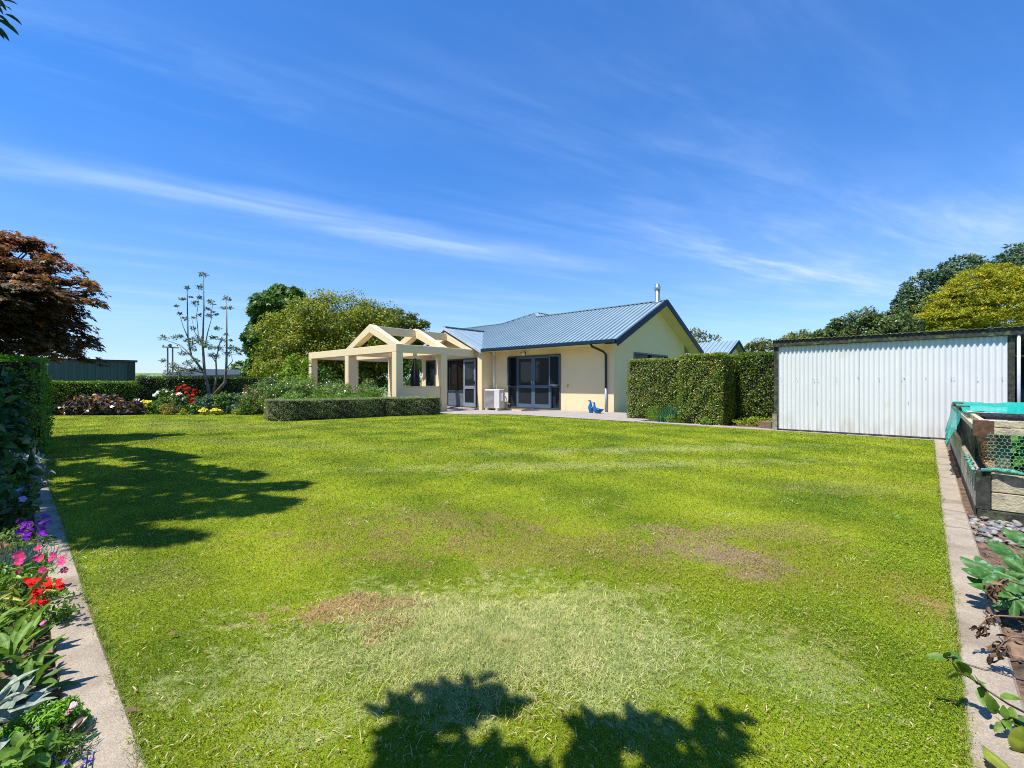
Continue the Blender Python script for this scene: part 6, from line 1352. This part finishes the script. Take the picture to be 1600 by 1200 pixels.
# ================= near right bed
def lobed(name, parent, c, tip, nrm, m_, lobes=7, notch=.35):
    """one big lobed courgette leaf, veined by folds"""
    c = np.array(c, float); d = np.array(tip, float)-c; R = np.linalg.norm(d); d /= R; n_ = norm(np.array(nrm, float)); s = norm(np.cross(d, n_)); n_ = np.cross(s, d)
    K = 84; V = [c]; ring = [[], []]
    for i in range(K+1):
        a = -2.75+5.5*i/K; lob = abs(math.cos(a*lobes/5.5*math.pi/1.0)); r = R*(1-notch+notch*lob**.8)*(1-.18*abs(a)/2.75)*(1+.05*math.sin(i*2.9)); fold = .06*R*math.cos(a*lobes/5.5*math.pi*2)
        for k, f in enumerate((.5, 1.0)):
            ring[k].append(len(V)); V.append(c+d*(r*f*math.cos(a))+s*(r*f*math.sin(a))+n_*(fold*f-.22*R*f*f+.10*R*abs(math.sin(a))*f))
    Fc = []
    for i in range(K): Fc += [(0, ring[0][i], ring[0][i+1]), (ring[0][i], ring[1][i], ring[1][i+1], ring[0][i+1])]
    return link(name, V, Fc, m_, parent, smooth=True)
ZL = leafmat('courgette_leaf', [(.05, .15, .03), (.08, .21, .04)], .25, .5, 16, spec=.35, detail=50)
# silvery mottling on courgette leaves
nt = ZL.node_tree; bs = [x for x in nt.nodes if x.type == 'BSDF_PRINCIPLED'][0]; src = bs.inputs['Base Color'].links[0].from_socket
vn = nt.nodes.new('ShaderNodeTexNoise'); vn.inputs['Scale'].default_value = 38; vn.inputs['Detail'].default_value = 3; gg_ = nt.nodes.new('ShaderNodeNewGeometry'); nt.links.new(gg_.outputs['Position'], vn.inputs['Vector'])
rr_ = ramp(nt.nodes, [(.56, (0, 0, 0)), (.68, (1, 1, 1))]); nt.links.new(vn.outputs['Fac'], rr_.inputs[0]); mm_ = nt.nodes.new('ShaderNodeMix'); mm_.data_type = 'RGBA'; mm_.inputs['B'].default_value = (.20, .36, .22, 1); nt.links.new(rr_.outputs[0], mm_.inputs['Factor']); nt.links.new(src, mm_.inputs['A']); nt.links.new(mm_.outputs['Result'], bs.inputs['Base Color'])
Z = thing('courgette_plant', 'courgette plant with big lobed green leaves beside the right edging path', 'plant', G(1650, 950)); hub = G(1655, 955)
st = MB()
ZLV = [(1560, 895, 1506, 884, 1.98, (0, -.35, 1)), (1588, 868, 1546, 846, 2.2, (-.1, -.3, 1)), (1612, 848, 1572, 830, 2.35, (-.2, -.3, 1)), (1552, 915, 1514, 908, 1.96, (0, -.2, 1)), (1612, 900, 1575, 925, 1.95, (-.2, -.6, 1)), (1585, 935, 1552, 948, 1.88, (0, -.6, 1)), (1640, 870, 1600, 872, 2.15, (-.2, -.3, 1)), (1690, 850, 1640, 830, 2.3, (0, -.3, 1)), (1680, 930, 1632, 950, 1.85, (0, -.3, 1)), (1598, 890, 1570, 872, 2.08, (-.3, -.4, 1))]
for (cx, cy, tx, ty, D0, nn) in ZLV:
    c = T(cx, cy, D0); tip = T(tx, ty, D0+.02); lobed('leaf', Z, c, tip, nn, ZL, 7, .55)
    st.tube([hub, (hub+c)/2+[0, 0, .03], c], [.011, .009, .006], 7)
st.build('stems', mat('courgette_stem', (.16, .26, .08), .6), Z, smooth=True)
WILT = leafmat('wilted_leaf', [(.05, .03, .02), (.13, .08, .045), (.26, .17, .09)], .1, .8, 20)
def wilt(label, path, D_, m_=WILT, n=26, size=.035, z=None, green=False):
    t = thing('wilted_shoot' if not green else 'green_shoot', label, 'plant', G(path[0][0], path[0][1]+25)); pts = [T(x, y, D_+.04*i/len(path)) for i, (x, y) in enumerate(path)]
    q = MB(); q.tube(pts, list(np.linspace(.0035, .0015, len(pts))), 6); q.build('stem', mat('dry_stem', (.22, .13, .09), .8), t, smooth=True)
    Ps = []; 
    for i in range(n):
        f = rng.uniform(.25, 1)*(len(pts)-1); k = min(int(f), len(pts)-2); Ps.append(pts[k]+(pts[k+1]-pts[k])*(f-k)+rng.normal(size=3)*.006)
    Ps = np.array(Ps); d = norm(rdir(n)+[0, 0, -.9 if not green else .1]); sz = size*rng.uniform(.6, 1.3, n)
    V, Fc = leafbatch('leaf', Ps, d, rdir(n) if not green else norm(rdir(n)*.5+[0, 0, 1]), sz, sz*(.45 if not green else .55)); link('leaves', V, Fc, m_, t, smooth=True)
wilt('shrivelled brown leaves hanging below the courgette plant', [(1600, 915), (1570, 905), (1548, 918), (1542, 948)], 1.85, n=34, size=.032)
wilt('shrivelled brown shoot curving over the path, upper one', [(1600, 965), (1562, 962), (1542, 966), (1530, 980), (1533, 992)], 1.62)
wilt('shrivelled brown shoot curving over the path, lower one', [(1600, 996), (1580, 995), (1566, 1006), (1557, 1018), (1560, 1027)], 1.52)
SHT = leafmat('shoot_leaf', [(.07, .16, .02), (.14, .26, .03), (.2, .2, .05)], .3, .5, 8, detail=60)
wilt('leafy green shoot with a red stem reaching over the path onto the lawn', [(1610, 1118), (1575, 1100), (1545, 1080), (1520, 1062), (1500, 1050), (1482, 1028)], 1.34, SHT, 15, .045, green=True)
wilt('short green leaved shoot below the red stemmed one', [(1620, 1120), (1590, 1122), (1568, 1130), (1556, 1120)], 1.25, SHT, 12, .045, green=True)
t = thing('yellowing_leaf', 'large yellow green leaf in the bottom right corner', 'leaf', G(1600, 1230)); YLF = leafmat('yellowing_leaf_blade', [(.18, .28, .03), (.35, .38, .05)], .3, .5, 12, detail=40)
lobed('blade', t, T(1606, 1228, 1.12), T(1572, 1200, 1.1), (0, -.3, 1), YLF, 5, .15)
t = thing('yellowing_leaf', 'upright yellow leaf at the right edge above the corner leaf', 'leaf', G(1600, 1180)); lobed('blade', t, T(1612, 1165, 1.2), T(1600, 1138, 1.2), (-.5, -.8, .3), YLF, 3, .1)
# fallen leaves and blossom specks on the lawn
for i, (x, y, lab) in enumerate([(262, 990, 'dry brown leaf lying on the lawn at the left'), (196, 1112, 'pale dry leaf on the lawn edge at the bottom left'), (1547, 1112, 'dark dry leaf on the right edging path')]):
    p = G(x, y, .022); V, Fc = leafbatch('leaf', np.array([p]), np.array([[.8, .3, .05]]), np.array([[.1, -.2, 1.]]), np.array([.035]), np.array([.016])); o = link('fallen_leaf', V, Fc, WILT, origin=p); tag(o, lab, 'leaf')
